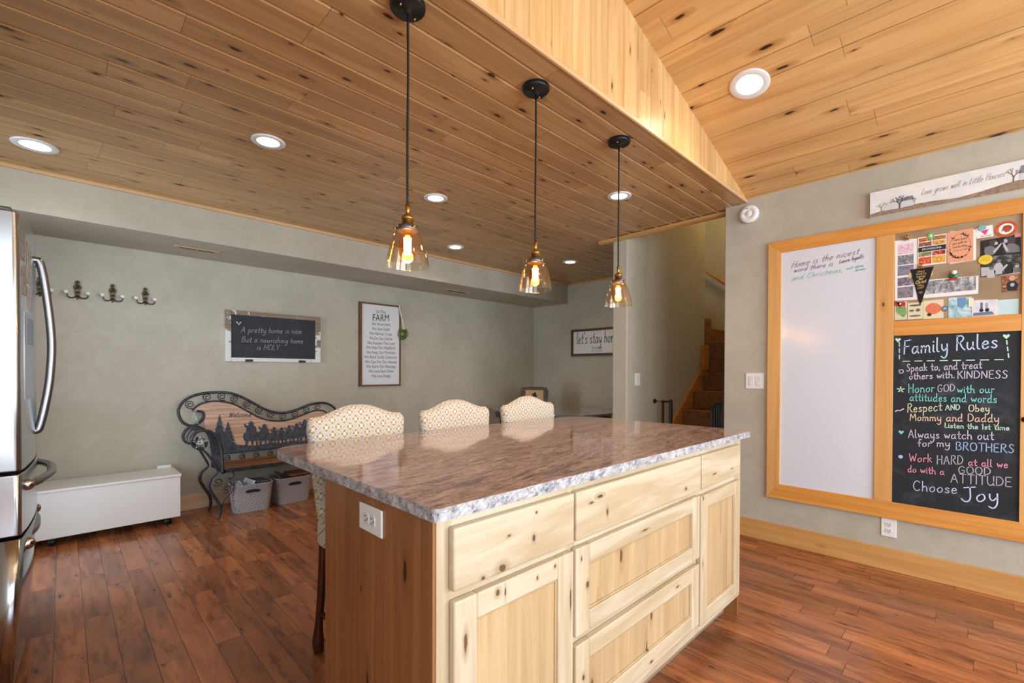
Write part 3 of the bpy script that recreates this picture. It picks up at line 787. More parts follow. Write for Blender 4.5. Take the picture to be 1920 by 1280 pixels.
t = thing('granite_countertop', 'polished pink granite slab with a rough grey edge on the island', 'countertop', (1.5, 1.35, .885)); o = t.location
def rounded(x0, x1, y0, y1, rr, seg=12):
    pts = []
    for (cx, cy, r, a0) in ((x1 - rr[1], y0 + rr[1], rr[1], -PI/2), (x1 - rr[2], y1 - rr[2], rr[2], 0), (x0 + rr[3], y1 - rr[3], rr[3], PI/2), (x0 + rr[0], y0 + rr[0], rr[0], PI)):
        for k in range(seg + 1): pts.append((cx + r*math.cos(a0 + PI/2*k/seg), cy + r*math.sin(a0 + PI/2*k/seg)))
    return pts
out = rounded(.567, 2.505, .812, 1.925, (.012, .03, .20, .12))
MB(o).prism([(x, y, .914) for x, y in out], (0, 0, .001)).build('polished_top', granite_top, t)
mb = MB(o)
# chiselled edge: dense outline pushed in and out a little
dense = []
for i in range(len(out)):
    a, b = Vector(out[i]), Vector(out[(i+1) % len(out)]); m_ = max(1, int((b - a).length/.012))
    for k in range(m_): dense.append(a.lerp(b, k/m_))
rings = []
cx, cy = 1.53, 1.36
for zi, z in enumerate((.885, .893, .902, .909, .914)):
    ring = []
    for p in dense:
        amp = (.0, .0022, .0025, .0018, 0)[zi]
        q = p + Vector((random.uniform(-amp, amp), random.uniform(-amp, amp)))
        ring.append(mb._v((q.x, q.y, z)))
    rings.append(ring)
for A, B in zip(rings, rings[1:]):
    for k in range(len(A)): mb._f([A[k], A[(k+1) % len(A)], B[(k+1) % len(A)], B[k]])
mb._f(list(reversed(rings[0])))
mb.build('chiselled_edge', granite_edge, t)

# ================================================================== BAR STOOLS
def make_stool():
    t = thing('bar_stool', '', 'bar stool', (0, 0, 0), 0, 'upholstered stools along the back of the island')
    sg = lambda v: (v > 0) - (v < 0)
    def back(u, v):
        f = (u % .5)*2; sd = 1 if u < .5 else -1
        w_ = -math.cos(PI*f)*.35 + (2*f - 1)*.65
        k = min(1, v/.05); k2 = min(1, (1 - v)/.06)
        th = .040*math.sqrt(max(0, 1 - (1 - k)**2))*math.sqrt(max(0, 1 - (1 - k2)**2)) + .0004
        hw = .196 + .040*min(1, v*1.05)**.9
        x = hw*w_; y = -sd*th*max(0, 1 - abs(w_)**7)**.5
        if sd < 0: x = -x
        ax = abs(x)
        top = 1.010 + .048*.5*(1 + math.cos(PI*min(1, (ax/.205)**1.2))) - .040*max(0, (ax - .215)/.024)**2
        z = .575 + (top - .575)*v
        x *= 1 - .012*(1 - k2)
        return (x, y - .30*x*x + .03*v + .005, z)
    MB().grid(back, 72, 34, closed_u=True).build('backrest', chair_fabric, t)
    MB().box(-.205, .205, -.42, -.005, .465, .590, bev=.035, seg=4).build('seat', chair_fabric, t)
    for sx in (-1, 1):
        MB().tube(catmull([(sx*.175, 0, .62), (sx*.172, -.004, .45), (sx*.180, -.002, .25), (sx*.186, .006, .12), (sx*.188, .010, .045), (sx*.186, .006, 0)], 6), [.021 - .004*math.sin(PI*i/30) + (.007*max(0, 1 - abs(i - 24)/6)) for i in range(31)], 10).build('leg', dark_leg, t)
        MB().tube(catmull([(sx*.17, -.385, .50), (sx*.185, -.395, .40), (sx*.175, -.385, .22), (sx*.165, -.375, .08), (sx*.175, -.39, .0)], 6), [.026 - .010*min(1, i/16) + (.006 if i > 21 else 0) for i in range(25)], 10).build('leg', dark_leg, t)
        MB().tube([(sx*.172, -.38, .17), (sx*.182, -.0, .17)], .012, 8).build('stretcher', dark_leg, t)
    MB().tube([(-.178, -.19, .17), (.178, -.19, .17)], .012, 8).build('stretcher', dark_leg, t)
    return t
st = make_stool()
for i, (x, lab) in enumerate(((.972, 'nearest bar stool with gold lattice upholstery, its leg showing left of the island'), (1.532, 'middle bar stool with cream and gold lattice back behind the counter'), (2.106, 'farthest bar stool with cream and gold lattice back, before the dark table'))):
    s_ = st if i == 0 else dup(st, (0, 0, 0))
    s_.location = (x, 1.985, 0); s_['label'] = lab

# ================================================================== REFRIGERATOR
t = thing('refrigerator', 'stainless steel french door refrigerator with curved doors at the left edge', 'refrigerator', (-.5, 2.855, 0)); o = t.location
fx = lambda y, b=.026: -.110 + b*(1 - ((y - 2.855)/.455)**2)
grey_cab = plain('dark_grey_cabinet', srgb(92, 94, 98), .4, .4)
MB(o).box(-.88, -.19, 2.405, 3.305, .03, 1.755, bev=.004).build('cabinet', grey_cab, t)
MB(o).box(-.86, -.17, 2.42, 3.29, .0, .085).build('base_grille', plain('black_grille', srgb(30, 30, 32), .5), t)
def door_profile(y0, y1, b, back=-.182, r=.012):
    pts = [(back, y0), (fx(y0, b) - r, y0), (fx(y0, b) - r*.3, y0 + r*.3)]
    n = 14
    for i in range(n + 1):
        y = y0 + r + (y1 - y0 - 2*r)*i/n; pts.append((fx(y, b), y))
    return pts + [(fx(y1, b) - r*.3, y1 - r*.3), (fx(y1, b) - r, y1), (back, y1)]
def fdoor(name, y0, y1, z0, z1, b=.026, taper=0):
    P = door_profile(y0, y1, b)
    mb = MB(o)
    if not taper: mb.prism([(x, y, z0) for x, y in P], (0, 0, z1 - z0), .005, 2)
    else:
        A = [mb._v((x - taper*(x + .182)/.1, y, z0)) for x, y in P]; B = [mb._v((x, y, z1)) for x, y in P]
        mb._f(list(reversed(A))); mb._f(B)
        for k in range(len(P)): mb._f([A[k], A[(k+1) % len(P)], B[(k+1) % len(P)], B[k]], True)
    return mb.build(name, steel_h, t)
d1 = fdoor('door', 2.40, 2.852, .850, 1.775); d2 = fdoor('door', 2.858, 3.31, .850, 1.775)
w1 = fdoor('drawer', 2.40, 3.31, .618, .838); w2 = fdoor('drawer', 2.40, 3.31, .095, .606, .026, .03)
for y, d in ((2.80, d1), (2.91, d2)):
    MB(o).tube(catmull([(-.088, y, 1.678), (-.066, y, 1.66), (-.046, y, 1.50), (-.035, y, 1.33), (-.041, y, 1.18), (-.056, y, 1.06), (-.074, y, .965), (-.088, y, .955)], 8), .0145, 14, flat=1).build('handle', steel_v, d)
for z, d, m_ in ((.778, w1, -.040), (.555, w2, -.090)):
    mb = MB(o); pts = catmull([(-.100, 2.53, z), (m_ - .030, 2.59, z), (m_, 2.74, z), (m_ + .003, 2.86, z), (m_ - .004, 2.98, z), (m_ - .03, 3.08, z), (-.098, 3.13, z)], 8)
    mb.tube(pts, .0155, 14); mb.build('handle', steel_v, d)
    for y in (2.525, 3.135): MB(o).lathe([(0, -.012), (.020, -.012), (.021, .012), (.015, .018), (0, .018)], (-.098, y, z), 20, 'y').build('handle_cap', chrome, d)
MB(o).box(-.30, -.128, 2.42, 2.50, 1.757, 1.792, bev=.006).build('hinge_cover', grey_cab, t)
MB(o).box(-.30, -.128, 3.21, 3.29, 1.757, 1.792, bev=.006).build('hinge_cover', grey_cab, t)
def on_door(y0, y1, z0, z1, dx, th):
    return [(fx(y0) + dx, y0, z0), (fx(y1) + dx, y1, z0), (fx(y1) + dx, y1, z1), (fx(y0) + dx, y0, z1)], (th, 0, 0)
q, e_ = on_door(2.47, 2.68, 1.10, 1.43, -.001, .004); ds = MB(o).prism(q, e_, .002).build('dispenser', plain('dispenser_panel', srgb(178, 184, 192), .3, .3), d1)
q, e_ = on_door(2.49, 2.66, 1.31, 1.41, .003, .002); MB(o).prism(q, e_).build('control_panel', plain('dispenser_black', srgb(40, 42, 48), .2), d1)
def print_mat(name, stops, scale=30, seed=0, st=(1, 1, 1)):
    m = M(name); x, y, z = m.coords('obj')
    n = m.noise(m.vec(x*st[0], y*st[1] + seed, z*st[2] + seed*.37), scale, 4, .7, .5)
    k = len(stops); m.base(m.ramp(n, [(.30 + .42*i/max(1, k-1), c) for i, c in enumerate(stops)])).p(.35); return m.m
S_ = srgb
for i, (y0, y1, z0, z1, pal, lab) in enumerate((
    (2.430, 2.500, 1.615, 1.715, [S_(90, 80, 76), S_(150, 130, 116), S_(200, 190, 180)], 'small portrait photo stuck highest on the fridge door'),
    (2.435, 2.520, 1.490, 1.600, [S_(70, 70, 80), S_(168, 140, 120), S_(214, 208, 200)], 'warm toned photo below the topmost one on the fridge door'),
    (2.530, 2.640, 1.545, 1.700, [S_(110, 110, 108), S_(160, 158, 150), S_(206, 206, 200)], 'larger pale photo toward the handle on the fridge door'),
    (2.540, 2.660, 1.445, 1.530, [S_(120, 104, 110), S_(176, 164, 166), S_(214, 206, 206)], 'pinkish photo just above the dispenser on the fridge door'))):
    cc = Vector((fx((y0+y1)/2), (y0+y1)/2, (z0+z1)/2))
    q, e_ = on_door(y0, y1, z0, z1, .0006, .001)
    ph = MB(cc).prism(q, e_).build('photo_print', print_mat('fridge_photo', pal, 26, i*3.0), None); ph.location = cc
    tag(ph, lab, 'photo', 'photos on the fridge door')

# ================================================================== WHITE BOX ON CASTERS
t = thing('storage_box', 'long low white box with a lid on black casters along the far wall', 'storage box', (.1, 4.6, 0)); o = t.location
MB(o).box(-.45, .660, 4.418, 4.785, .062, .378, bev=.002).build('body', white_paint, t)
MB(o).box(-.46, .668, 4.408, 4.790, .378, .398, bev=.006, seg=3).build('lid', white_paint, t)
MB(o).box(.555, .650, 4.770, 4.790, .398, .420, bev=.002).build('tab', white_paint, t)
for x, y in ((.585, 4.47), (.585, 4.73), (-.06, 4.47), (-.06, 4.73)):
    c = MB(o).box(x - .022, x + .022, y - .016, y + .016, .044, .063, bev=.002).build('caster', black_metal, t)
    MB(o).lathe([(0, -.013), (.024, -.012), (.026, 0), (.024, .012), (0, .013)], (x, y, .026), 20, 'y').build('wheel', black_metal, c)

# ================================================================== IRON BENCH
t = thing('bench', 'black wrought iron bench with a curved wooden back of cut-out silhouettes', 'bench', (1.45, 4.55, 0)); o = t.location
YB = 4.70
xz = lambda pts, y: [(a, y, b) for a, b in pts]
outer = [(.818, .868), (.857, .857), (.869, .824), (.849, .778), (.79, .741), (.718, .779), (.689, .863), (.711, .934), (.772, .987), (.865, 1.016), (.986, 1.022), (1.078, 1.010), (1.182, .962), (1.271, .904), (1.363, .848), (1.458, .815), (1.556, .811), (1.658, .837), (1.762, .875), (1.859, .890), (1.947, .877), (2.015, .829), (2.038, .77), (2.01, .715), (1.955, .70), (1.925, .735), (1.95, .765)]
inner = [(.787, .871), (.818, .906), (.865, .932), (.945, .945), (1.028, .934), (1.104, .907), (1.182, .858), (1.253, .809), (1.335, .763), (1.42, .739), (1.517, .732), (1.617, .749), (1.709, .781), (1.815, .812), (1.892, .808), (1.936, .783)]
co = catmull(xz(outer, YB), 6); ci = catmull(xz(inner, YB), 6)
MB(o).tube(co, .0115, 10).build('back_rail', iron, t)
MB(o).tube(ci, .0085, 8).build('back_rail', iron, t)
poly = xz(inner, YB + .012)
edge = [(1.945, .74), (1.925, .70), (1.93, .62), (1.925, .49)]
left = [(.93, .482), (.905, .60), (.885, .70), (.872, .755), (.872, .82), (.86, .858), (.82, .872)]
pan = MB(o).prism([tuple(p) for p in catmull(poly, 4)] + xz(edge + left, YB + .012), (0, -.016, 0)).build('back_panel', bench_wood, t)
sil = noisy('blackened_cutout', srgb(48, 54, 66), srgb(78, 86, 98), 30, .55)
def cut(pts, d=.004): MB(o).prism(xz(pts, YB - .0045), (0, -d, 0)).build('silhouette', sil, pan)
def fir(cx, z0, w_, h):
    L = [(cx, z0 + h)]
    for i in range(6):
        k = (i + 1)/6; L += [(cx + w_*.5*k*.98, z0 + h*(1 - k*.93)), (cx + w_*.5*k*.62, z0 + h*(1 - k*.90))]
    L += [(cx + w_*.07, z0 + h*.08), (cx + w_*.07, z0), (cx - w_*.07, z0), (cx - w_*.07, z0 + h*.08)]
    for i in reversed(range(6)):
        k = (i + 1)/6; L += [(cx - w_*.5*k*.62, z0 + h*(1 - k*.92)), (cx - w_*.5*k, z0 + h*(1 - k*.95))]
    return L
cut(fir(.985, .530, .150, .300)); cut(fir(1.050, .525, .145, .235), .0055)
gx_ = [(.93, .483), (1.925, .49), (1.925, .515), (1.80, .525), (1.70, .52), (1.6, .532), (1.5, .522), (1.4, .535), (1.3, .522), (1.2, .53), (1.1, .55), (1.0, .54), (.92, .54)]
cut(gx_, .0035)
def rider(cx, z0, h, w_, dd=.004):
    w_ *= 1.25
    f = lambda p: [(cx + a*w_, z0 + b*h) for a, b in p]
    cut(f([(-.30, 0), (-.27, .22), (-.33, .26), (-.40, .42), (-.36, .52), (-.26, .58), (-.22, .72), (-.30, .80), (-.36, .90), (-.30, .92), (-.24, .84), (-.12, .84), (-.11, .89), (-.20, .91), (-.10, .93), (-.07, 1.0), (.06, 1.0), (.09, .93), (.20, .91), (.11, .88), (.12, .82), (.24, .76), (.27, .58), (.38, .54), (.50, .66), (.58, .60), (.52, .48), (.42, .38), (.34, .24), (.33, 0), (.25, 0), (.24, .20), (.12, .22), (.10, 0), (.03, 0), (.0, .22), (-.14, .21), (-.18, 0)]), dd)
for i, (zx, h, w_) in enumerate(((690, .235, .135), (808, .20, .12), (897, .165, .085), (968, .155, .10), (1043, .17, .10), (1122, .185, .115), (1205, .215, .13), (1300, .20, .12), (1390, .17, .10), (1470, .19, .11))):
    x = .79 + (zx - 205)*(2.038 - .79)/(1530 - 205) + .02*math.sin((zx - 205)/1325*PI)
    rider(x - .03, .515, h, w_, .004 + .0006*(i % 4))
mb = MB(o); write(mb, 'Welcome', (1.055, YB - .005, .800), (1.235, YB - .005, .792), .042, (0, -1, 0), .005, .3, .001); mb.build('lettering', sil, pan)
def curl(c, r, a0, turns, y, sgn=1, n=22, tail=None):
    p = []
    for i in range(n + 1):
        k = i/n; a = a0 + sgn*turns*2*PI*k; q = r*(1 - .82*k); p.append((c[0] + q*math.cos(a), y, c[1] + q*math.sin(a)))
    return p
rail_pairs = [(.770, .925), (.895, .982), (1.005, .985), (1.105, .957), (1.205, .905), (1.305, .846), (1.405, .800), (1.515, .774), (1.625, .789), (1.735, .826), (1.845, .850)]
for i, (x, z) in enumerate(rail_pairs):
    p = curl((x, z), .032, PI*1.05, -1.5, YB)
    p = [(x - .034, YB, z - .018), (x - .018, YB, z - .034)][::-1] + [] + p if False else p
    q = [(x + .024, YB, z - .036), (x - .012, YB, z - .030)] + p
    MB(o).tube(catmull(q, 2), .0042, 6).build('scroll', iron, t)
MB(o).tube([(.93, YB, .478), (1.93, YB, .486)], .009, 8).build('back_rail', iron, t)
for k in range(8):
    x = 1.045 + k*.118; p = curl((x, .432), .026, PI*.3, 1.4, YB)
    MB(o).tube(catmull([(x - .03, YB, .404), (x + .022, YB, .408)] + p, 2), .0042, 6).build('scroll', iron, t)
MB(o).box(.95, 1.93, 4.355, 4.70, .386, .408, bev=.003).build('seat', seat_wood, t)
mb = MB(o)
for b in ((.935, 1.945, 4.335, 4.357, .372, .404), (.935, 1.945, 4.698, 4.716, .372, .404), (.935, .955, 4.335, 4.716, .372, .40), (1.925, 1.945, 4.335, 4.716, .372, .40)): mb.box(*b, bev=.002)
mb.build('seat_frame', iron, t)
star_m = plain('silver_star', srgb(214, 218, 224), .35, .3)
def star(c, r, y):
    pts = [(c[0] + r*math.cos(PI/2 + 4*PI*k/5), y, c[1] + r*math.sin(PI/2 + 4*PI*k/5)) for k in range(5)]
    mb = MB(o); mb.tube(pts, .0048, 6, closed=True, smooth=False)
    mb.tube([(c[0] + r*.28*math.cos(2*PI*k/12), y, c[1] + r*.28*math.sin(2*PI*k/12)) for k in range(12)], .003, 6, closed=True)
    return mb.build('star', star_m, t)
def mir(p, s): return [(x if s > 0 else 2*1.432 - x + .0, y, z) for x, y, z in p]
for s in (1, -1):
    prof = [(.925, .375), (.922, .50), (.912, .60), (.882, .685), (.820, .735), (.752, .730), (.716, .680), (.722, .628), (.762, .598), (.805, .612), (.815, .648)]
    mb = MB(o)
    for y in (4.30, 4.66): mb.tube(mir(catmull(xz(prof, y), 6), s), .010, 8)
    for y in (4.35, 4.405, 4.46, 4.515, 4.57, 4.62): mb.tube(mir(catmull(xz(prof[:6], y), 4), s), .0045, 6)
    mb.build('arm', iron, t)
    sp = catmull(xz(prof[3:8], 0), 5)
    mb = MB(o)
    for a, b in zip(sp, sp[1:]):
        for y0, y1 in ((4.31, 4.40), (4.44, 4.53), (4.57, 4.65)):
            q = mir([(a.x, y0, a.z), (b.x, y0, b.z), (b.x, y1, b.z), (a.x, y1, a.z)], s)
            mb._f([mb._v(p) for p in q])
    mb.build('arm_band', iron, t)
    mb = MB(o)
    for p in (curl((.775, .655), .045, PI*.9, 1.2, 4.30), curl((.86, .605), .03, 0, 1.3, 4.30)): mb.tube(mir(p, s), .0042, 6)
    mb.build('scroll', iron, t)
    for y in (4.36, 4.70):
        leg = [(.775, .600), (.83, .54), (.872, .46), (.900, .385), (.855, .335), (.840, .270), (.872, .195), (.912, .115), (.918, .045), (.905, .0)]
        MB(o).tube(mir(catmull(xz(leg, y), 6), s), [.0085]*24 + [.0115]*31, 8).build('leg', iron, t)
    mb = MB(o)
    for p in (curl((.905, .300), .036, PI*1.2, 1.3, 4.37), curl((.965, .235), .036, PI*1.3, 1.3, 4.37), curl((.985, .33), .05, PI*.5, -.6, 4.37)): mb.tube(mir(p, s), .0048, 6)
    mb.tube(mir(catmull(xz([(1.02, .29), (1.015, .22), (.95, .14), (.925, .06)], 4.37), 6), s), .0048, 6)
    mb.build('scroll', iron, t)
star((.798, .800), .052, YB - .012); star((.768, .645), .048, 4.288)

# ---- baskets under the bench
def basket(x, y, rz, lab, w_=.32, d_=.24, h=.235):
    t = thing('storage_basket', lab, 'basket', (x, y, 0), rz, 'grey baskets under the bench')
    def sect(z, k, ins=0):
        a = (w_*.5*(.84 + .16*k)) - ins; b = (d_*.5*(.84 + .16*k)) - ins; r = .035 - ins*.5
        return rounded(-a, a, -b, b, (r, r, r, r), 5)
    mb = MB(); rings = []
    for z, k, ins in ((0, 0, 0), (.004, .0, 0), (h*.5, .5, 0), (h - .004, 1, 0), (h, 1, -.003), (h + .006, 1, 0), (h + .004, 1, .006), (h*.5, .5, .006), (.01, 0, .006)):
        dip = 0
        rings.append([mb._v((px, py, z + (.012*(abs(px)/(w_*.5))**2 - .006 if z > h*.9 else 0))) for px, py in sect(z, k, ins)])
    for A, B in zip(rings, rings[1:]):
        for k in range(len(A)): mb._f([A[k], A[(k+1) % len(A)], B[(k+1) % len(A)], B[k]], True)
    mb._f(list(reversed(rings[0]))); mb._f(rings[-1])
    mb.build('body', basket_mat, t)
    for s in (-1, 1):
        yy = s*d_*.5*(.84 + .16*.80)
        pts = [(a, yy + s*.0035, .79*h + b) for a, b in ((-.055, -.008), (-.048, -.014), (.048, -.014), (.055, -.008), (.055, .0), (.045, .008), (0, .013), (-.045, .008), (-.055, .0))]
        MB().prism(pts, (0, -s*.004, 0)).build('handle_hole', black_hole, t)
    return t
basket(1.172, 4.475, -.10, 'grey woven basket of papers nearest the bench leg')
basket(1.515, 4.505, .02, 'grey woven basket topped by a brown leather book')
pap = plain('pale_paper', S_(196, 200, 206), .5); navy = plain('dark_blue_cloth', S_(70, 82, 100), .7); leather = noisy('tooled_brown_leather', S_(92, 46, 20), S_(150, 86, 44), 60, .35, .4)
def lone(name, mb, mat, lab, cat, loc, rot=(0, 0, 0), group=None):
    ob = mb.build(name, mat, None); ob.location = loc; ob.rotation_euler = rot; return tag(ob, lab, cat, group)
lone('crumpled_bag', MB().grid(lambda u, v: ((u - .5)*.07, (v - .5)*.12 , .05*math.sin(PI*u)*math.sin(PI*v) + .012*math.sin(17*u + 9*v)), 12, 12), pap, 'crumpled pale plastic bag at the left in the first basket', 'bag', (1.085, 4.475, .205))
lone('booklet', MB().box(-.055, .055, -.08, .08, -.004, .004, bev=.001), pap, 'white booklet leaning in the first basket', 'booklet', (1.150, 4.46, .215), (.15, -1.25, .1))
lone('booklet', MB().box(-.05, .05, -.08, .08, -.006, .006, bev=.001), navy, 'dark striped booklet beside the white one in the first basket', 'booklet', (1.182, 4.46, .216), (.1, -1.2, .15))
lone('folder', MB().box(-.05, .05, -.08, .08, -.004, .004, bev=.001), plain('grey_green_card', S_(112, 124, 128), .5), 'grey folder lying flat at the right in the first basket', 'folder', (1.246, 4.475, .246), (.0, .12, 0))
lone('magazine', MB().box(-.05, .05, -.08, .08, -.005, .005, bev=.001), plain('dark_magazine', S_(84, 94, 112), .35), 'dark magazine sticking out of the second basket', 'magazine', (1.43, 4.485, .245), (.35, .5, .2))
lone('leather_book', MB().box(-.085, .085, -.085, .085, -.012, .012, bev=.004), leather, 'brown tooled leather book on top of the second basket', 'book', (1.565, 4.50, .258), (.02, 0, .03))

# ================================================================== FAR WALL: chalkboard, farm sign, wreath, hooks
def old_paint():
    m = M('chipped_white_paint'); x, y, z = m.coords('obj')
    n = m.noise(m.vec(x*4.0, y*4.0, z*4.0), 3, 6, .7, .8); g = m.noise(m.vec(x*3.0, y*80.0, z*60.0), 1, 4)
    wd = m.mix(g, S_(104, 88, 74), S_(160, 138, 118))
    k = (n + x*.10 + z*.62).sm(.50, .54)
    m.base(m.mix(k, S_(224, 224, 220), wd)).p(.6); return m.bump(k*-1.0, .4, .002).m
chip = old_paint()
t = thing('chalkboard', 'slate chalkboard in a chipped white window frame on the far wall', 'chalkboard', (1.48, YW, 1.533)); o = t.location
ox0, ox1, oz0, oz1 = 1.054, 1.909, 1.300, 1.768; ix0, ix1, iz0, iz1 = 1.099, 1.858, 1.335, 1.728
for b in ((ox0, ix0, oz0, oz1), (ix1, ox1, oz0, oz1)): MB(o).box(b[0], b[1], 4.788, YW, b[2], b[3], bev=.003).build('frame_stile', chip, t)
for b in ((ix0, ix1, oz0, iz0), (ix0, ix1, iz1, oz1)): MB(o).box(b[0], b[1], 4.790, YW, b[2], b[3], bev=.003).build('frame_rail', chip, t)
sl = MB(o).box(ix0 - .003, ix1 + .003, 4.799, 4.806, iz0 - .003, iz1 + .003).build('slate', chalkboard_wall, t)
for tx, a, b in (('A pretty home is nice.', (1.180, 1.570), (1.735, 1.590)), ('But a nourishing home', (1.183, 1.480), (1.737, 1.492)), ('is HOLY.', (1.311, 1.412), (1.523, 1.416))):
    mb = MB(o); write(mb, tx, (a[0], 4.799, a[1]), (b[0], 4.799, b[1]), .052, (0, -1, 0), .0030, .25); mb.build('chalk_writing', CHM['chalkw'], sl)
mb = MB(o); mb.ribbon([(1.145, 4.799, 1.662), (1.165, 4.799, 1.640), (1.178, 4.799, 1.662)], .012, (0, -1, 0), .0012)
mb.build('chalk_heart', CHM['chalkw'], sl)
rust = plain('rusty_hinge', S_(72, 44, 36), .7)
for a, b in ((1.213, 1.277), (1.692, 1.758)): MB(o).box(a, b, 4.784, 4.80, 1.297, 1.320, bev=.002).build('hinge', rust, t)

t = thing('farm_sign', 'tall white sign in a brown wood frame listing the farm sayings', 'sign', (2.592, YW, 1.512)); o = t.location
frame_z = wood('rustic_brown_frame_upright', S_(78, 48, 28), S_(128, 86, 54), 'z', 'x', None, .2, (6, 20, .7, .1), None, .6, 'obj', (3, 40))
for a, b in ((2.334, 2.366), (2.832, 2.850)): MB(o).box(a, b, 4.787, YW, 1.043, 1.983, bev=.002).build('frame_stile', frame_z, t)
for a, b in ((1.043, 1.062), (1.964, 1.983)): MB(o).box(2.366, 2.832, 4.788, YW, a, b, bev=.002).build('frame_rail', frame_brown, t)
bd = MB(o).box(2.364, 2.834, 4.797, 4.806, 1.060, 1.966).build('sign_board', plain('sign_white', S_(222, 222, 224), .6), t)
for tx, x0, z0, x1, z1 in (('On This', 2.536, 1.872, 2.656, 1.876), ('FARM', 2.497, 1.780, 2.7, 1.792), ('We Work Hard', 2.482, 1.730, 2.714, 1.736), ('We Sow Seeds', 2.487, 1.677, 2.71, 1.683), ('We Harvest Crops', 2.456, 1.623, 2.738, 1.629), ('We Do Our Chores', 2.456, 1.569, 2.743, 1.575), ('We Respect The Land', 2.43, 1.515, 2.772, 1.521), ('We Help Our Neighbors', 2.416, 1.464, 2.784, 1.470), ('We Keep Our Promises', 2.418, 1.409, 2.779, 1.415), ('We Build Godly Character', 2.395, 1.357, 2.805, 1.361), ('We Care For Our Animals', 2.404, 1.303, 2.8, 1.307), ('We Share Our Blessings', 2.416, 1.251, 2.785, 1.254), ('We Love Each Other', 2.446, 1.198, 2.764, 1.199), ('We Live Simply', 2.482, 1.144, 2.721, 1.144)):
    typed('lettering', tx, CHM['ink'], bd, (x0, 4.797, z0), (x1, 4.797, z1), .078 if tx == 'FARM' else .034, (0, -1, 0), o)

t = thing('wreath', 'small green leaf wreath hanging by a ribbon from the farm sign corner', 'wreath', (2.868, 4.768, 1.655)); o = Vector((0, 0, 0))
leafm = noisy('boxwood_leaves', S_(62, 84, 26), S_(142, 160, 62), 60, .5)
mb = MB()
for k in range(260):
    a = random.uniform(0, 2*PI); b = random.uniform(0, 2*PI); R_ = .046; r_ = .019
    c = Vector(((R_ + r_*math.cos(b))*math.cos(a), -abs(r_*math.sin(b))*1.0 + .004, (R_*1.08 + r_*math.cos(b))*math.sin(a)))
    d = Vector((random.uniform(-1, 1), random.uniform(-1, .3), random.uniform(-1, 1))).normalized(); e = d.orthogonal().normalized()
    L = .012; mb._f([mb._v(c - d*L*.6), mb._v(c + e*.005), mb._v(c + d*L), mb._v(c - e*.005)])
mb.tube([(.046*math.cos(2*PI*k/24), .004, .050*math.sin(2*PI*k/24)) for k in range(24)], .014, 8, closed=True)
mb.build('leaves', leafm, t)
mb = MB(); rp = catmull([(-.045, .008, .328), (-.038, .004, .26), (-.018, -.012, .15), (-.006, -.018, .066)], 6)
mb.ribbon(rp, .016, (0, -1, 0)); mb.ribbon([(p.x + .006, p.y + .002, p.z) for p in rp], .012, (0, -1, 0)); mb.tube([(-.02, -.016, .062), (.0, -.024, .056), (.018, -.016, .062)], .009, 6)
mb.build('ribbon', plain('cream_ribbon', S_(226, 214, 194), .7), t)

hook_b = noisy('antique_bronze', S_(48, 40, 32), S_(104, 88, 66), 60, .4, .3, .001, metal=.6)
porc = plain('white_porcelain', S_(242, 242, 240), .12, coat=.5)
t = thing('coat_hook', '', 'coat hook', (0, YW, 1.822), 0, 'ornate coat hooks on the far wall')
ol = [(0, .075), (.012, .066), (.016, .054), (.008, .046), (.018, .036), (.024, .022), (.020, .008), (.013, -.004), (.018, -.016), (.016, -.028), (.011, -.04), (.014, -.052), (.006, -.066), (0, -.075)]
ol = ol + [(-a, b) for a, b in reversed(ol[1:-1])]
MB().prism([(a, 0, b) for a, b in ol], (0, -.010, 0), .003).build('back_plate', hook_b, t)
mb = MB()
for a, b, r in ((0, .058, .009), (0, .03, .013), (-.008, .012, .008), (.008, .012, .008), (0, -.02, .011), (0, -.046, .010)): mb.lathe([(r, -.008), (r*.75, -.014), (0, -.017)], (a, 0, b), 10, 'y')
mb.build('ornament', hook_b, t)
for s in (-1, 1):
    a = MB().tube(catmull([(s*.004, -.010, -.044), (s*.018, -.030, -.060), (s*.038, -.046, -.066), (s*.054, -.052, -.056), (s*.059, -.054, -.036)], 6), .0048, 8).build('hook_arm', hook_b, t)
    MB().lathe([(0, -.010), (.006, -.010), (.009, -.004), (.016, .002), (.0165, .008), (.011, .014), (0, .016)], (s*.060, -.054, -.028), 20).build('knob', porc, a)
for i, (x, lab) in enumerate(((.081, 'ornate double coat hook nearest the fridge handle, left of the row of three'), (.283, 'ornate double coat hook in the middle of the row'), (.486, 'ornate double coat hook at the right end of the row, toward the chalkboard'), (-.118, 'ornate double coat hook half hidden behind the fridge handle'))):
    h_ = t if i == 0 else dup(t, (0, 0, 0))
    h_.location = (x, YW, 1.822); h_['label'] = lab

# ================================================================== END WALL SIGN, TABLE, PHOTO FRAME
t = thing('home_sign', 'wide white script sign in a dark wood frame half hidden by the stair wall', 'sign', (XE, 3.636, 1.62)); o = t.location
fr_y = wood('dark_sign_frame', S_(64, 42, 26), S_(104, 72, 46), 'y', 'z', None, .2, (4, 16, .7, .1), None, .6, 'obj', (3, 40))
y0, y1, z0, z1 = 3.197, 4.075, 1.435, 1.808
for a, b in ((z0, z0 + .032), (z1 - .032, z1)): MB(o).box(5.155, XE, y0, y1, a, b, bev=.002).build('frame_rail', fr_y, t)
for a, b in ((y0, y0 + .04), (y1 - .04, y1)): MB(o).box(5.156, XE, a, b, z0 + .032, z1 - .032, bev=.002).build('frame_stile', fr_y, t)
bd = MB(o).box(5.166, 5.176, y0 + .038, y1 - .038, z0 + .03, z1 - .03).build('sign_board', plain('sign_white_board', S_(226, 224, 222), .6), t)
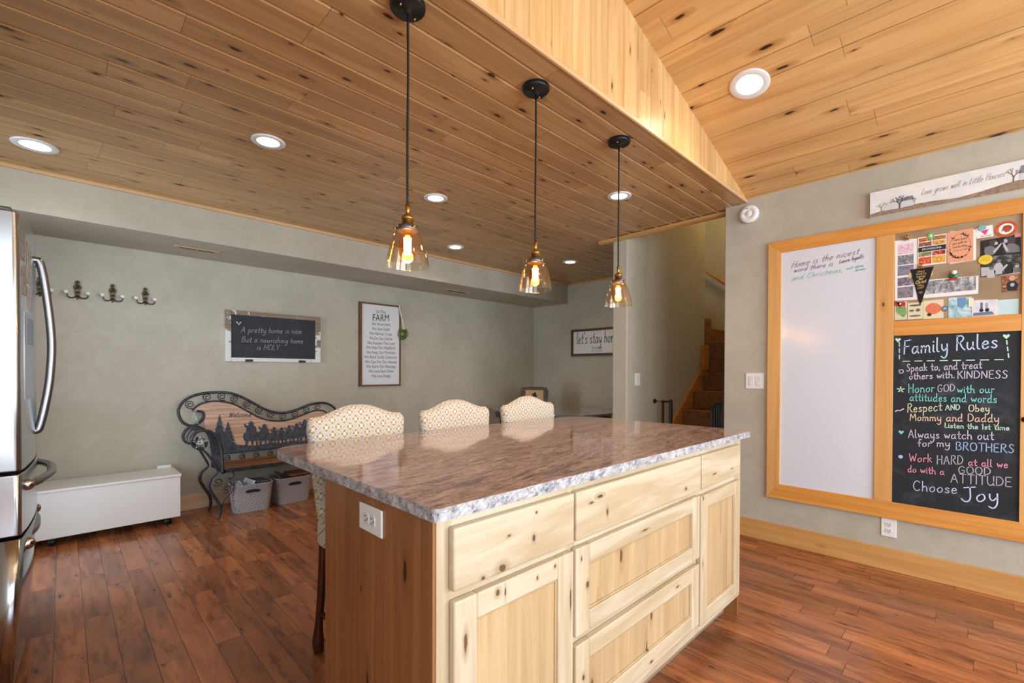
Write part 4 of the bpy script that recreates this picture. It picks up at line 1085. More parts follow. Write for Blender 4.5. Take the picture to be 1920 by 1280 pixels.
mb = MB(o); write(mb, "let's stay home", (5.166, 3.975, 1.607), (5.166, 3.295, 1.607), .155, (-1, 0, 0), .009, .12); mb.build('lettering', CHM['ink'], bd)
typed('lettering', 'The Arcuals', CHM['ink'], bd, (5.166, 3.722, 1.525), (5.166, 3.551, 1.525), .036, (-1, 0, 0), o)
typed('lettering', '10. 20. 2008', CHM['ink'], bd, (5.166, 3.715, 1.492), (5.166, 3.558, 1.492), .022, (-1, 0, 0), o)

t = thing('dining_table', 'dark oval table with a thick rim in the far corner behind the stools', 'table', (4.21, 3.63, 0)); o = t.location
tb = M('dark_table_top').base(S_(92, 96, 100)).p(.12, 0, .8, 1).m; tblack = plain('black_table_base', S_(28, 28, 30), .35)  # top's base colour lifted to grey, standing in for part of the wall's reflection
sgn = lambda v: (v > 0) - (v < 0)
ov = lambda k, s=1.0: [(4.21 + .53*s*sgn(math.cos(a))*abs(math.cos(a))**.8, 3.63 + .80*s*sgn(math.sin(a))*abs(math.sin(a))**.8) for a in [2*PI*i/k for i in range(k)]]
MB(o).prism([(x, y, .735) for x, y in ov(72)], (0, 0, .025), .006).build('tabletop', tb, t)
MB(o).prism([(x, y, .655) for x, y in ov(72, .94)], (0, 0, .08)).build('apron', tblack, t)
for sx in (-1, 1):
    for sy in (-1, 1):
        MB(o).tube([(4.21 + sx*.30, 3.63 + sy*.52, .66), (4.21 + sx*.33, 3.63 + sy*.56, 0)], [.035, .022], 12).build('leg', tblack, t)

t = thing('picture_frame', 'small dark carved picture frame with a dark silhouette standing on the oval table', 'picture frame', (4.33, 4.01, .76), -.824); 
rug = noisy('carved_dark_walnut', S_(40, 26, 18), S_(86, 58, 38), 30, .45, .5, .004)
W2, H2 = .175, .255
oo = []
N_ = 64
for k in range(N_):
    a = 2*PI*k/N_; c, s = math.cos(a), math.sin(a)
    x = W2*sgn(c)*abs(c)**.28; z = H2*.5 + H2*.5*sgn(s)*abs(s)**.28
    wv = 1 + .022*math.sin(9*a) + .015*math.sin(17*a); oo.append((x*wv, 0, H2*.5 + (z - H2*.5)*wv))
zmin = min(p[2] for p in oo)
tl = math.tan(.10)
lean = lambda p, dy=0: (p[0], p[1] + dy + (p[2] - zmin)*tl, p[2] - zmin)
MB().prism([lean(p) for p in oo], (0, .022, 0), .005).build('frame', rug, t)
rect = lambda x0, x1, z0, z1: [(x0, 0, z0), (x1, 0, z0), (x1, 0, z1), (x0, 0, z1)]
MB().prism([lean(p, -.0035) for p in rect(-.115, .115, .055, .215)], (0, .004, 0)).build('mat_board', plain('tan_mat', S_(190, 154, 110), .6), t)
bird = [(-.045, .10), (-.035, .135), (-.018, .150), (-.040, .163), (-.012, .172), (.004, .190), (.022, .178), (.024, .160), (.032, .140), (.026, .115), (.010, .10), (.004, .125), (-.008, .135), (-.02, .125), (-.03, .10)]
MB().prism([lean((a, 0, b), -.0045) for a, b in bird], (0, .002, 0)).build('silhouette', CHM['ink'], t)
MB().prism([lean((0, .022, .15)), (0, .12, 0), (.03, .12, 0), lean((.03, .022, .15))], (0, .004, 0)).build('easel_leg', rug, t)

# ================================================================== RIGHT WALL: detector, switches, outlet, plank picture
t = thing('smoke_detector', 'round white smoke detector high on the wall beside the stair opening', 'smoke detector', (XW, 1.197, 2.372))
MB().lathe([(0, 0), (.062, 0), (.062, -.012), (.060, -.014)], (0, 0, 0), 40, 'x').build('base', white_plastic, t)
cv = MB().lathe([(.060, -.014), (.064, -.016), (.064, -.030), (.055, -.038), (.034, -.041), (.033, -.0395), (.020, -.0395), (.019, -.041), (0, -.041)], (0, 0, 0), 40, 'x').build('cover', white_plastic, t)
MB().box(-.0415, -.040, .004, .022, .036, .041).build('vent', plain('grey_slot', S_(120, 120, 120), .5), cv)
MB().lathe([(0, -.0420), (.003, -.0420), (.003, -.036), (0, -.036)], (0, .030, .006), 10, 'x').build('indicator', black_hole, cv)

def switch(axis, C, wd, hh, n, lab):
    t = thing('light_switch', lab, 'switch', C); A = Vector(axis); S = Vector((0, 1, 0)) if abs(A.x) > .5 else Vector((1, 0, 0)); Z = Vector((0, 0, 1))
    q = [S*a*wd/2 + Z*b*hh/2 for a, b in ((-1, -1), (1, -1), (1, 1), (-1, 1))]
    MB().prism(q, A*.006, .003).build('switch_plate', white_plastic, t)
    for i in range(n):
        c = S*((i - (n - 1)/2)*.046) + A*.006
        r_ = MB().prism([c + S*a*.0165 + Z*b*.034 for a, b in ((-1, -1), (1, -1), (1, 1), (-1, 1))], A*.0025, .001).build('rocker', socket_plastic, t)
        MB().prism([c + A*.0025 + S*a*.006 + Z*(b*.008 - .014) for a, b in ((-1, -1), (1, -1), (1, 1), (-1, 1))], A*.002, .0008).build('toggle', white_plastic, r_)
switch((-1, 0, 0), (XW, 1.157, 1.150), .122, .115, 2, 'white double light switch between the stair opening and the message board')
switch((0, -1, 0), (3.896, 2.281, 1.143), .090, .118, 1, 'white single light switch on the stair side wall')

t = thing('power_outlet', 'white duplex outlet on the wall under the message board', 'outlet', (XW, .386, .262)); o = Vector((0, 0, 0))
op = MB().prism([(0, a*.037, b*.056) for a, b in ((-1, -1), (1, -1), (1, 1), (-1, 1))], (-.006, 0, 0), .003).build('outlet_plate', white_plastic, t)
for z in (-.0195, .0195):
    f, mb = socket(o, op, (-.006, 0, z), (-1, 0, 0)); mb.build('slot', black_hole, op)

# long picture plank over the board
t = thing('plank_picture', 'long narrow farm landscape plank picture with cursive words above the message board', 'picture', (XW, .03, 2.252)); o = t.location
Y0, Y1, Z0, Z1 = .492, -.52, 2.178, 2.331; XF = 3.597
MB(o).box(XF, XW, Y1, Y0, Z0, Z1, bev=.001).build('canvas', print_mat('wintry_sky', [S_(214, 222, 228), S_(232, 232, 230), S_(240, 238, 232)], 6), t)
gr = MB(o); gnd = [(Y0, 2.196), (.43, 2.206), (.35, 2.200), (.28, 2.208), (.208, 2.206), (.10, 2.196), (.006, 2.206), (-.08, 2.222), (-.14, 2.228), (-.30, 2.21), (Y1, 2.205)]
gr.prism([(XF, a, b) for a, b in gnd] + [(XF, Y1, Z0), (XF, Y0, Z0)], (-.0006, 0, 0)).build('field', print_mat('dry_field', [S_(118, 98, 84), S_(152, 130, 112), S_(172, 152, 132)], 40, 2), t)
def shape(name, pts, mat, lift=.001): return MB(o).prism([(XF - lift + .0008, a, b) for a, b in pts], (-.0008, 0, 0)).build(name, mat, t)
wb = plain('faded_white_barn', S_(206, 210, 216), .7); gb = plain('grey_barn_roof', S_(128, 132, 142), .7)
shape('barn', [(.425, 2.203), (.415, 2.235), (.395, 2.258), (.382, 2.270), (.368, 2.256), (.355, 2.238), (.286, 2.238), (.286, 2.203)], wb)
shape('barn_roof', [(.366, 2.258), (.290, 2.262), (.284, 2.240), (.352, 2.238)], gb, .0015)
shape('barn', [(-.135, 2.225), (-.135, 2.26), (-.30, 2.26), (-.30, 2.225)], wb); shape('barn_roof', [(-.132, 2.26), (-.14, 2.30), (-.29, 2.30), (-.305, 2.26)], gb, .0015)
def tree(y, z, h, sp, mat, seed, wd=.0032):
    rr = random.Random(seed); mb = MB(o)
    def br(p, a, L, d):
        q = (p[0] + math.cos(a)*L, p[1] + math.sin(a)*L)
        mb.ribbon([(XF, -p[0], p[1]), (XF, -q[0], q[1])], wd*(.75**(4 - d)), (-1, 0, 0), .0022)
        if d > 0:
            for s in (-1, 1): br(q, a + s*rr.uniform(.25, .6)*sp, L*rr.uniform(.6, .85), d - 1)
    br((-y, z), PI/2 + rr.uniform(-.1, .1), h*.32, 4); mb.build('tree', mat, t)
tm = plain('bare_tree_ink', S_(92, 72, 68), .8); wm_ = plain('willow_green', S_(150, 158, 138), .8)
tree(.350, 2.200, .085, 1.25, tm, 3, .006); tree(.434, 2.206, .055, 1.1, wm_, 5, .004); tree(.282, 2.212, .035, .8, tm, 6, .002); tree(-.112, 2.224, .075, .9, tm, 8, .004)
mb = MB(o); write(mb, 'Love grows well in Little Houses', (XF, .252, 2.252), (XF, -.080, 2.262), .034, (-1, 0, 0), .0018, .55); mb.build('lettering', CHM['greyink'], t)

# ================================================================== MESSAGE BOARD
t = thing('message_board', 'large honey pine framed board with whiteboard, pin panel and chalkboard on the right wall', 'message board', (XW, .42, 1.22)); o = t.location
XF_, XP = 3.601, 3.612
mit = lambda pts: [(XW, a, b) for a, b in pts]
ya, yb, yc, yd, ye, yf = 1.068, .984, .459, .372, -.148, -.235; za, zb, zc, zd = .322, .425, 2.052, 2.133
EX = (XF_ - XW, 0, 0)
MB(o).prism(mit([(ya, za), (yb, zb), (yb, zc), (ya, zd)]), EX, .002).build('frame_stile', trim_wood_z, t)
MB(o).prism(mit([(yf, za), (ye, zb), (ye, zc), (yf, zd)]), EX, .002).build('frame_stile', trim_wood_z, t)
MB(o).prism(mit([(yc, zb), (yd, zb), (yd, zc), (yc, zc)]), (XF_ + .001 - XW, 0, 0), .002).build('frame_stile', trim_wood_z, t)
board_rail = wood('honey_pine_rail', S_(206, 136, 58), S_(232, 168, 86), 'y', 'z', None, .06, (3.2, 9.0, .60, .055), S_(92, 46, 16), .36, 'obj', (1.2, 20))
for n_ in (board_rail,): pass
MB(o).prism(mit([(ya, zd), (yb, zc), (ye, zc), (yf, zd)]), EX, .002).build('frame_rail', board_rail, t)
MB(o).prism(mit([(ya, za), (yb, zb), (ye, zb), (yf, za)]), EX, .002).build('frame_rail', board_rail, t)
MB(o).prism(mit([(yd, 1.436), (ye, 1.436), (ye, 1.524), (yd, 1.524)]), (XF_ + .001 - XW, 0, 0), .002).build('frame_rail', board_rail, t)
wbd = MB(o).box(XP, XW - .001, yc - .002, yb + .002, zb - .002, zc + .002).build('whiteboard', M('glossy_whiteboard').base(S_(220, 225, 234)).p(.16, 0, .5).m, t)
pnl = MB(o).box(XP, XW - .001, ye - .002, yd + .002, 1.522, zc + .002).build('pin_panel', noisy('brown_metal_panel', S_(146, 122, 92), S_(172, 150, 120), 5, .42), t)
chk = MB(o).box(XP, XW - .001, ye - .002, yd + .002, zb - .002, 1.438).build('chalkboard_panel', chalkboard, t)
MB(o).lathe([(0, 0), (.012, 0), (.010, -.012), (.016, -.018), (.012, -.026), (0, -.028)], (XF_, -.168, .97), 16, 'x').build('knob', black_metal, t)
CHALK = [('Family Rules', .325, 1.325, -.064, 1.35, .081, 'sky'), ('Speak to, and treat', .31, 1.221, -.005, 1.239, .043, 'lav'), ('others with.', .298, 1.173, .101, 1.185, .040, 'lav'), ('KINDNESS', .091, 1.181, -.103, 1.185, .042, 'lav'), ('Honor', .301, 1.093, .185, 1.103, .052, 'turq'), ('GOD', .173, 1.102, .1, 1.109, .041, 'grey'), ('with our', .091, 1.1, -.054, 1.105, .043, 'turq'), ('attitudes and words', .294, 1.046, -.064, 1.052, .045, 'turq'), ('Respect', .304, .975, .153, .997, .052, 'cream'), ('AND', .139, .999, .079, 1.004, .032, 'mint'), ('Obey', .045, .998, -.037, 1.004, .037, 'cream'), ('Mommy and Daddy', .293, .928, -.073, .948, .043, 'peach'), ('Listen the 1st time', .141, .899, -.111, .907, .029, 'mint'), ('Always watch out', .299, .825, -.054, .850, .049, 'lav'), ('for my', .256, .778, .117, .793, .042, 'lav'), ('BROTHERS', .094, .777, -.13, .788, .045, 'blue'), ('Work', .294, .682, .193, .694, .047, 'pink'), ('HARD', .172, .685, .063, .699, .05, 'grey'), ('at all we', .043, .697, -.108, .705, .040, 'pink'), ('do with a', .299, .620, .14, .628, .040, 'pink'), ('GOOD', .083, .646, -.045, .657, .04, 'grey'), ('ATTITUDE', .114, .590, -.122, .606, .05, 'grey'), ('Choose', .275, .514, .085, .53, .058, 'sky'), ('Joy', .063, .490, -.077, .520, .08, 'sky')]
cols = {}
for r in CHALK: cols.setdefault(r[6], []).append(r)
def heart(c, s): return [(XP, c[0] - a*s, c[1] + b*s) for a, b in ((0, -1), (-.95, .25), (-.75, .85), (-.3, .8), (0, .4), (.3, .8), (.75, .85), (.95, .25))]
for k, rows in cols.items():
    for tx, a, b, c, d, h, _ in rows:
        mb = MB(o); write(mb, tx, (XP, a, b), (XP, c, d), h, (-1, 0, 0), .0060 if h > .07 else .0038)
        mb.build('chalk_writing', CHM[k], chk)
    if k not in ('mint', 'turq', 'blue', 'lav'): continue
    mb = MB(o)
    if k == 'mint':
        for c in ((.351, 1.41), (-.095, 1.408)): mb.prism(heart(c, .014), (-.001, 0, 0))
        for i in range(3):
            for y0_, z0_, y1_, z1_ in ((.345, 1.395, .344, 1.282), (-.096, 1.387, -.106, 1.282)):
                f = lambda q: (XP, y0_ + (y1_ - y0_)*q, z0_ + (z1_ - z0_)*q)
                mb.ribbon([f(i/3), f(i/3 + .2)], .005, (-1, 0, 0), .0012)
        for i in range(8):
            f = lambda q: (XP, .327 - .435*q, 1.282 + .003*q); mb.ribbon([f(i/8), f(i/8 + .07)], .005, (-1, 0, 0), .0012)
        for a in range(5):
            an = PI/2 + 2*PI*a/5; mb.ribbon([(XP, .336, 1.111), (XP, .336 - .016*math.cos(an), 1.111 + .016*math.sin(an))], .006, (-1, 0, 0), .0012)
    if k == 'turq': mb.prism(heart((.332, .853), .013), (-.001, 0, 0))
    if k == 'blue': mb.prism([(XP, .333 + .011*math.cos(2*PI*i/14), .706 + .011*math.sin(2*PI*i/14)) for i in range(14)], (-.001, 0, 0))
    if k == 'lav':
        sq = [(.335 + .013*math.cos(a), 1.221 + .013*math.sin(a)) for a in (.6, 2.1, 3.7, 5.2, .6)]
        for p, q in zip(sq, sq[1:]): mb.ribbon([(XP, *p), (XP, *q)], .004, (-1, 0, 0), .0012)
        mb.ribbon([(XP, a, b) for a, b in ((.359, .978), (.350, .986), (.338, .984), (.322, .996))], .006, (-1, 0, 0), .0012)
    mb.build('chalk_ornament', CHM[k], chk)
for k in ('purple', 'teal'):
    mb = MB(o)
    for tx, a, b, c, d, h, kk in (('Home is the nicest', .925, 1.935, .549, 1.966, .040, 'purple'), ('word there is', .91, 1.903, .685, 1.913, .032, 'purple'), ('Laura Ingalls', .65, 1.921, .524, 1.937, .024, 'purple'), ('and Christmas,', .922, 1.848, .631, 1.865, .034, 'teal'), ('not', .612, 1.874, .58, 1.877, .018, 'teal'), ('done', .567, 1.879, .524, 1.882, .018, 'teal'), ('down', .567, 1.858, .514, 1.861, .016, 'teal')):
        if kk == k: write(mb, tx, (XP, a, b), (XP, c, d), h, (-1, 0, 0), .0024, .45)
    mb.build('marker_writing', CHM[k], wbd)

# ---- things pinned and stuck to the panel
def sheet(name, pts, mat, lab, cat, lift=.0004, th=.0009, group='cards and photos on the pin panel'):
    """flat paper on the panel; pts are (y, z) corners"""
    cy = sum(p[0] for p in pts)/len(pts); cz = sum(p[1] for p in pts)/len(pts); C = Vector((XP - lift, cy, cz))
    ob = MB(C).prism([(XP - lift, a, b) for a, b in pts], (-th, 0, 0)).build(name, mat, None); ob.location = C
    return tag(ob, lab, cat, group), C, lift + th
def quad(y0, y1, z0, z1): return [(y0, z1), (y1, z1), (y1, z0), (y0, z0)]
def sub(ob, C, lift, name, pts, mat, th=.0003):
    return MB(C).prism([(XP - lift, a, b) for a, b in pts], (-th, 0, 0)).build(name, mat, ob)
def ell(c, ry, rz, n=28): return [(c[0] + ry*math.cos(2*PI*k/n), c[1] + rz*math.sin(2*PI*k/n)) for k in range(n)]
white_card = plain('white_card', S_(236, 234, 234), .5)
bw = [S_(28, 28, 30), S_(92, 92, 96), S_(150, 150, 154), S_(214, 214, 216)]
ob, C, L = sheet('photo_strip', [(.371, 2.012), (.270, 2.007), (.266, 1.645), (.368, 1.649)], white_card, 'tall white strip of small photos at the left of the pin panel', 'photo')
for i, (a, b, pal) in enumerate(((1.925, 1.985, [S_(160, 150, 160), S_(236, 200, 212), S_(240, 236, 238)]), (1.862, 1.918, [S_(60, 66, 74), S_(130, 136, 142), S_(206, 206, 210)]), (1.797, 1.856, [S_(60, 70, 84), S_(126, 140, 156), S_(206, 120, 160)]), (1.735, 1.785, [S_(56, 54, 66), S_(128, 120, 134), S_(200, 196, 200)]), (1.662, 1.728, [S_(48, 56, 70), S_(130, 140, 150), S_(226, 70, 130)]))):
    sub(ob, C, L, 'picture', quad(.356, .284, a, b), print_mat('strip_print', pal, 60, i*2.7))
ob, C, L = sheet('provisions_card', quad(.266, .1425, 1.840, 2.009), white_card, 'poster card of food pictures around a black PROVISIONS band', 'card', .0016)
food = [[S_(120, 60, 24), S_(206, 120, 50), S_(236, 190, 110)], [S_(60, 30, 16), S_(168, 110, 50), S_(226, 180, 90)], [S_(60, 50, 56), S_(140, 100, 80), S_(200, 160, 120)], [S_(120, 70, 30), S_(210, 160, 80), S_(240, 214, 140)], [S_(70, 50, 30), S_(140, 140, 90), S_(220, 190, 140)], [S_(110, 20, 24), S_(190, 50, 44), S_(232, 180, 140)], [S_(150, 40, 30), S_(220, 90, 60), S_(240, 180, 140)], [S_(160, 100, 30), S_(228, 170, 70), S_(246, 220, 130)]]
rows_ = [(1.981, 2.003), (1.953, 1.977), (1.894, 1.918), (1.848, 1.890)]
for i in range(8):
    r_, c_ = i//2, i % 2; yl, yr = ((.262, .206), (.202, .147))[c_]
    sub(ob, C, L, 'picture', quad(yl, yr, *rows_[r_]), print_mat('food_print', food[i], 70, i*1.9))
sub(ob, C, L, 'band', quad(.264, .145, 1.921, 1.949), CHM['ink'], .0004)
typed('lettering', 'PROVISIONS', CHM['white'], ob, (XP - L - .0004, .246, 1.930), (XP - L - .0004, .164, 1.930), .011, (-1, 0, 0), C, .0003)
sheet('paper_sheet', [(.129, 2.017), (.024, 2.006), (.023, 1.837), (.128, 1.832)], white_card, 'white sheet peeking out behind the peach card', 'paper', .0004)
ob, C, L = sheet('peach_card', [(.141, 2.012), (.035, 2.017), (.034, 1.838), (.139, 1.837)], plain('peach_paper', S_(226, 162, 124), .6), 'peach card with a handwritten verse inside a flower wreath', 'card', .0016)
mb = MB(C); wr = [(.088 + .043*math.cos(2*PI*k/40), 1.926 + .068*math.sin(2*PI*k/40)) for k in range(41)]
mb.ribbon([(XP - L, a, b) for a, b in wr], .0012, (-1, 0, 0), .0003)
for k in range(60):
    a = random.choice((.9, 1.1, 2.6, 3.6, 3.9, 4.3, 4.6, 5.0, 5.9)) + random.uniform(-.25, .25); c = (.088 - .043*math.cos(a), 1.926 + .068*math.sin(a)); an = random.uniform(0, PI)
    mb.ribbon([(XP - L, c[0], c[1]), (XP - L, c[0] + .009*math.cos(an), c[1] + .009*math.sin(an))], .0028, (-1, 0, 0), .0004)
for tx, z in (('I have loved', 1.958), ('you with an', 1.938), ('everlasting', 1.918), ('love', 1.898)): write(mb, tx, (XP - L, .118, z), (XP - L, .060, z + .003), .014, (-1, 0, 0), .0012, .4, .0004)
mb.build('lettering', plain('maroon_ink', S_(94, 50, 52), .7), ob)
ob, C, L = sheet('white_tag', [(.026, 2.009), (-.038, 2.019), (-.043, 1.954), (.022, 1.954)], white_card, 'small white tag with a pink triangle and pink lettering', 'card', .0004)
sub(ob, C, L, 'triangle', [(.006, 1.990), (-.024, 1.998), (-.012, 1.968)], plain('hot_pink', S_(226, 50, 110), .5))
mb = MB(C); write(mb, 'thrive', (XP - L, .008, 1.957), (XP - L, -.034, 1.960), .012, (-1, 0, 0), .0014, .2, .0004); mb.build('lettering', plain('pink_ink', S_(196, 120, 150), .7), ob)
ob, C, L = sheet('photo_print', [(.007, 1.939), (-.142, 1.945), (-.143, 1.842), (.007, 1.850)], print_mat('bw_faces', [S_(16, 16, 18), S_(28, 28, 30), S_(70, 70, 72)], 26, 4), 'black and white photo of two people facing each other', 'photo', .0004)
pale = plain('bw_light_grey', S_(182, 182, 184), .5); midg = plain('bw_mid_grey', S_(116, 116, 118), .5); blk = plain('bw_black', S_(22, 22, 24), .5); dkg = plain('bw_dark_grey', S_(62, 62, 64), .5)
fig = lambda pts, m_, l=0.0: sub(ob, C, L + l, 'figure', pts, m_)
# two people in profile, hands meeting
fig([(-.010, 1.900), (-.034, 1.906), (-.050, 1.890), (-.048, 1.862), (-.040, 1.852), (-.012, 1.856), (-.008, 1.880)], midg)
fig([(-.024, 1.925), (-.034, 1.936), (-.048, 1.936), (-.057, 1.926), (-.052, 1.914), (-.058, 1.906), (-.046, 1.900), (-.030, 1.905)], dkg, .0003)
fig([(-.048, 1.922), (-.056, 1.922), (-.060, 1.914), (-.056, 1.906), (-.046, 1.906)], pale, .0006)
fig([(-.040, 1.872), (-.062, 1.902), (-.070, 1.912), (-.074, 1.908), (-.064, 1.888), (-.046, 1.858)], pale, .0006)
fig([(-.086, 1.940), (-.106, 1.942), (-.122, 1.930), (-.124, 1.908), (-.108, 1.900), (-.094, 1.906), (-.086, 1.916), (-.080, 1.928)], dkg)
fig([(-.080, 1.928), (-.090, 1.930), (-.096, 1.918), (-.090, 1.908), (-.082, 1.912)], pale, .0003)
fig([(-.096, 1.902), (-.118, 1.902), (-.138, 1.880), (-.140, 1.852), (-.092, 1.854), (-.084, 1.876)], midg, .0003)
fig([(-.076, 1.914), (-.080, 1.890), (-.090, 1.862), (-.100, 1.864), (-.090, 1.892), (-.082, 1.912)], pale, .0006)
ob, C, L = sheet('photo_print', [(.006, 1.849), (-.143, 1.841), (-.144, 1.739), (.004, 1.738)], print_mat('bw_family', [S_(20, 20, 22), S_(54, 54, 56), S_(150, 150, 152)], 24, 8), 'black and white photo of a family crouching, below the yellow magnet', 'photo', .0004)
fig([(.004, 1.792), (-.050, 1.788), (-.046, 1.750), (.002, 1.742)], pale)
for y, z, h_, body, head in ((-.062, 1.766, .066, pale, midg), (-.100, 1.764, .066, blk, midg), (-.035, 1.750, .042, pale, midg), (-.128, 1.750, .040, midg, pale)):
    fig([(y + .014, z - .02), (y + .017, z + h_*.35), (y + .008, z + h_*.62), (y - .008, z + h_*.62), (y - .017, z + h_*.35), (y - .014, z - .02)], body, .0003)
    fig(ell((y - .002, z + h_*.78), .0085, .0105), head, .0006); fig([(y + .007, z + h_*.80), (y + .004, z + h_*.97), (y - .006, z + h_*.97), (y - .011, z + h_*.82), (y - .002, z + h_*.90)], dkg, .0009)
fig([(-.072, 1.752), (-.098, 1.790), (-.092, 1.796), (-.062, 1.762)], pale, .0009); fig([(-.060, 1.738), (-.140, 1.746), (-.142, 1.740)], pale, .0009)
ob, C, L = sheet('photo_print', [(-.075, 1.732), (-.142, 1.741), (-.143, 1.649), (-.079, 1.646)], print_mat('warm_snap', [S_(40, 28, 22), S_(150, 84, 44), S_(226, 190, 150)], 34, 2, (1, 1, 3)), 'small colour photo of a person in a black shirt at the panel right edge', 'photo', .0014)
sub(ob, C, L, 'figure', [(-.097, 1.70), (-.125, 1.702), (-.136, 1.68), (-.13, 1.652), (-.098, 1.650), (-.092, 1.68)], blk); sub(ob, C, L, 'figure', ell((-.113, 1.718), .011, .014), plain('skin_tone', S_(206, 160, 134), .6)); sub(ob, C, L, 'emblem', ell((-.114, 1.682), .008, .010), pale, .0005)
ob, C, L = sheet('print_card', [(.240, 1.756), (.013, 1.749), (.013, 1.650), (.239, 1.650)], white_card, 'wide grey sketch print of a street behind the pennant tip', 'print', .0004)
sub(ob, C, L, 'picture', quad(.230, .022, 1.672, 1.748), print_mat('street_sketch', [S_(70, 72, 76), S_(150, 152, 156), S_(232, 232, 234)], 52, 6, (1, 1, .6)))
ob, C, L = sheet('pennant', [(.298, 1.826), (.195, 1.830), (.252, 1.606)], plain('black_felt', S_(24, 22, 22), .9), 'black felt pennant with gold words pointing down', 'pennant', .0030)
for tx, z, w_, sc_ in (('ONLY', 1.803, .034, 0), ("WHAT'S", 1.788, .046, 0), ('DONE', 1.773, .038, 0), ('WILL', 1.722, .030, 0), ('LAST', 1.708, .028, 0), ('1927', 1.680, .016, 0)):
    typed('lettering', tx, CHM['gold'], ob, (XP - L, .2505 + w_/2, z), (XP - L, .2505 - w_/2, z), .0105, (-1, 0, 0), C, .0004)
mb = MB(C); write(mb, 'for', (XP - L, .262, 1.758), (XP - L, .240, 1.761), .016, (-1, 0, 0), .0024, .3, .0005); write(mb, 'Christ', (XP - L, .274, 1.737), (XP - L, .228, 1.742), .018, (-1, 0, 0), .0026, .2, .0005); mb.build('lettering', CHM['gold'], ob)
for a, b in ((.304, .294), (.208, .200)): sub(ob, C, .0022, 'tassel', [(a, 1.810), (b - .002, 1.808), (b + .001, 1.775), (a + .001, 1.778)], plain('gold_tassel', S_(222, 190, 110), .7))
ob, C, L = sheet('green_card', quad(.368, .310, 1.532, 1.640), plain('pale_cream_card', S_(214, 206, 176), .6), 'cream card with a green leaf under the red bow', 'card')
sub(ob, C, L, 'leaf', [(.364, 1.62), (.34, 1.63), (.316, 1.605), (.312, 1.57), (.325, 1.545), (.345, 1.56), (.362, 1.58)], print_mat('leaf_print', [S_(92, 140, 92), S_(130, 170, 110), S_(170, 190, 120)], 50, 1))
ob, C, L = sheet('cream_card', quad(.308, .2395, 1.531, 1.629), plain('cream_card_paper', S_(224, 212, 176), .6), 'cream card with small dark drawings left of the colourful one', 'card', .0012)
for y, z, a, b in ((.275, 1.612, .026, .006), (.290, 1.582, .012, .006), (.262, 1.583, .010, .009), (.275, 1.550, .026, .005)): sub(ob, C, L, 'drawing', ell((y, z), a, b), plain('slate_ink', S_(96, 100, 100), .7))
ob, C, L = sheet('cream_card', [(.239, 1.635), (.152, 1.635), (.151, 1.527), (.238, 1.528)], plain('cream_card_paper', S_(226, 214, 178), .6), 'cream card with a round colourful drawing beside the blue magnet', 'card')
sub(ob, C, L, 'drawing', ell((.196, 1.585), .034, .032), print_mat('fruit_print', [S_(90, 120, 120), S_(220, 140, 90), S_(236, 90, 80), S_(240, 210, 140)], 60, 5))
sub(ob, C, L, 'drawing', ell((.212, 1.552), .010, .010), plain('dark_brown_ink', S_(60, 46, 40), .7), .0005)
ob, C, L = sheet('photo_print', [(.132, 1.641), (.038, 1.636), (.037, 1.524), (.131, 1.524)], print_mat('teal_photo', [S_(84, 130, 160), S_(140, 190, 194), S_(206, 222, 232), S_(226, 230, 240)], 22, 3), 'bluish green photo in the bottom row of the panel', 'photo')
sub(ob, C, L, 'figure', [(.096, 1.636), (.062, 1.634), (.058, 1.60), (.075, 1.575), (.096, 1.59)], plain('blue_figure', S_(104, 146, 190), .6))
ob, C, L = sheet('photo_print', [(.038, 1.616), (-.063, 1.611), (-.064, 1.524), (.037, 1.524)], print_mat('pale_yard', [S_(196, 200, 210), S_(222, 218, 222), S_(236, 232, 232)], 20, 7), 'pale photo of two people by tractors in the bottom row', 'photo', .0014)
sub(ob, C, L, 'figure', quad(.004, -.005, 1.56, 1.60), plain('denim', S_(84, 104, 140), .6)); sub(ob, C, L, 'figure', quad(-.016, -.025, 1.558, 1.596), plain('grey_cloth', S_(150, 160, 176), .6))
for c, r_ in (((.0, 1.557), .010), ((-.022, 1.557), .010)): sub(ob, C, L, 'wheel', ell(c, r_*.8, r_), blk, .0005)
sub(ob, C, L, 'shadow_strip', [(.03, 1.545), (-.04, 1.548), (-.05, 1.530), (.034, 1.528)], plain('blue_grey_print', S_(108, 120, 150), .6))
sheet('note_tag', quad(.050, .030, 1.581, 1.627), plain('cream_note', S_(232, 228, 206), .6), 'tiny cream note between the two bottom row photos', 'note', .0026)
ob, C, L = sheet('blue_card', quad(-.064, -.137, 1.526, 1.606), plain('pale_blue_card', S_(198, 222, 226), .6), 'pale blue lined card at the bottom right of the panel', 'card')
mb = MB(C)
for k in range(7): mb.ribbon([(XP - L, -.070, 1.537 + k*.009), (XP - L, -.130, 1.537 + k*.009)], .0008, (-1, 0, 0), .0003)
mb.build('ruled_lines', plain('ruled_blue', S_(150, 186, 200), .7), ob)

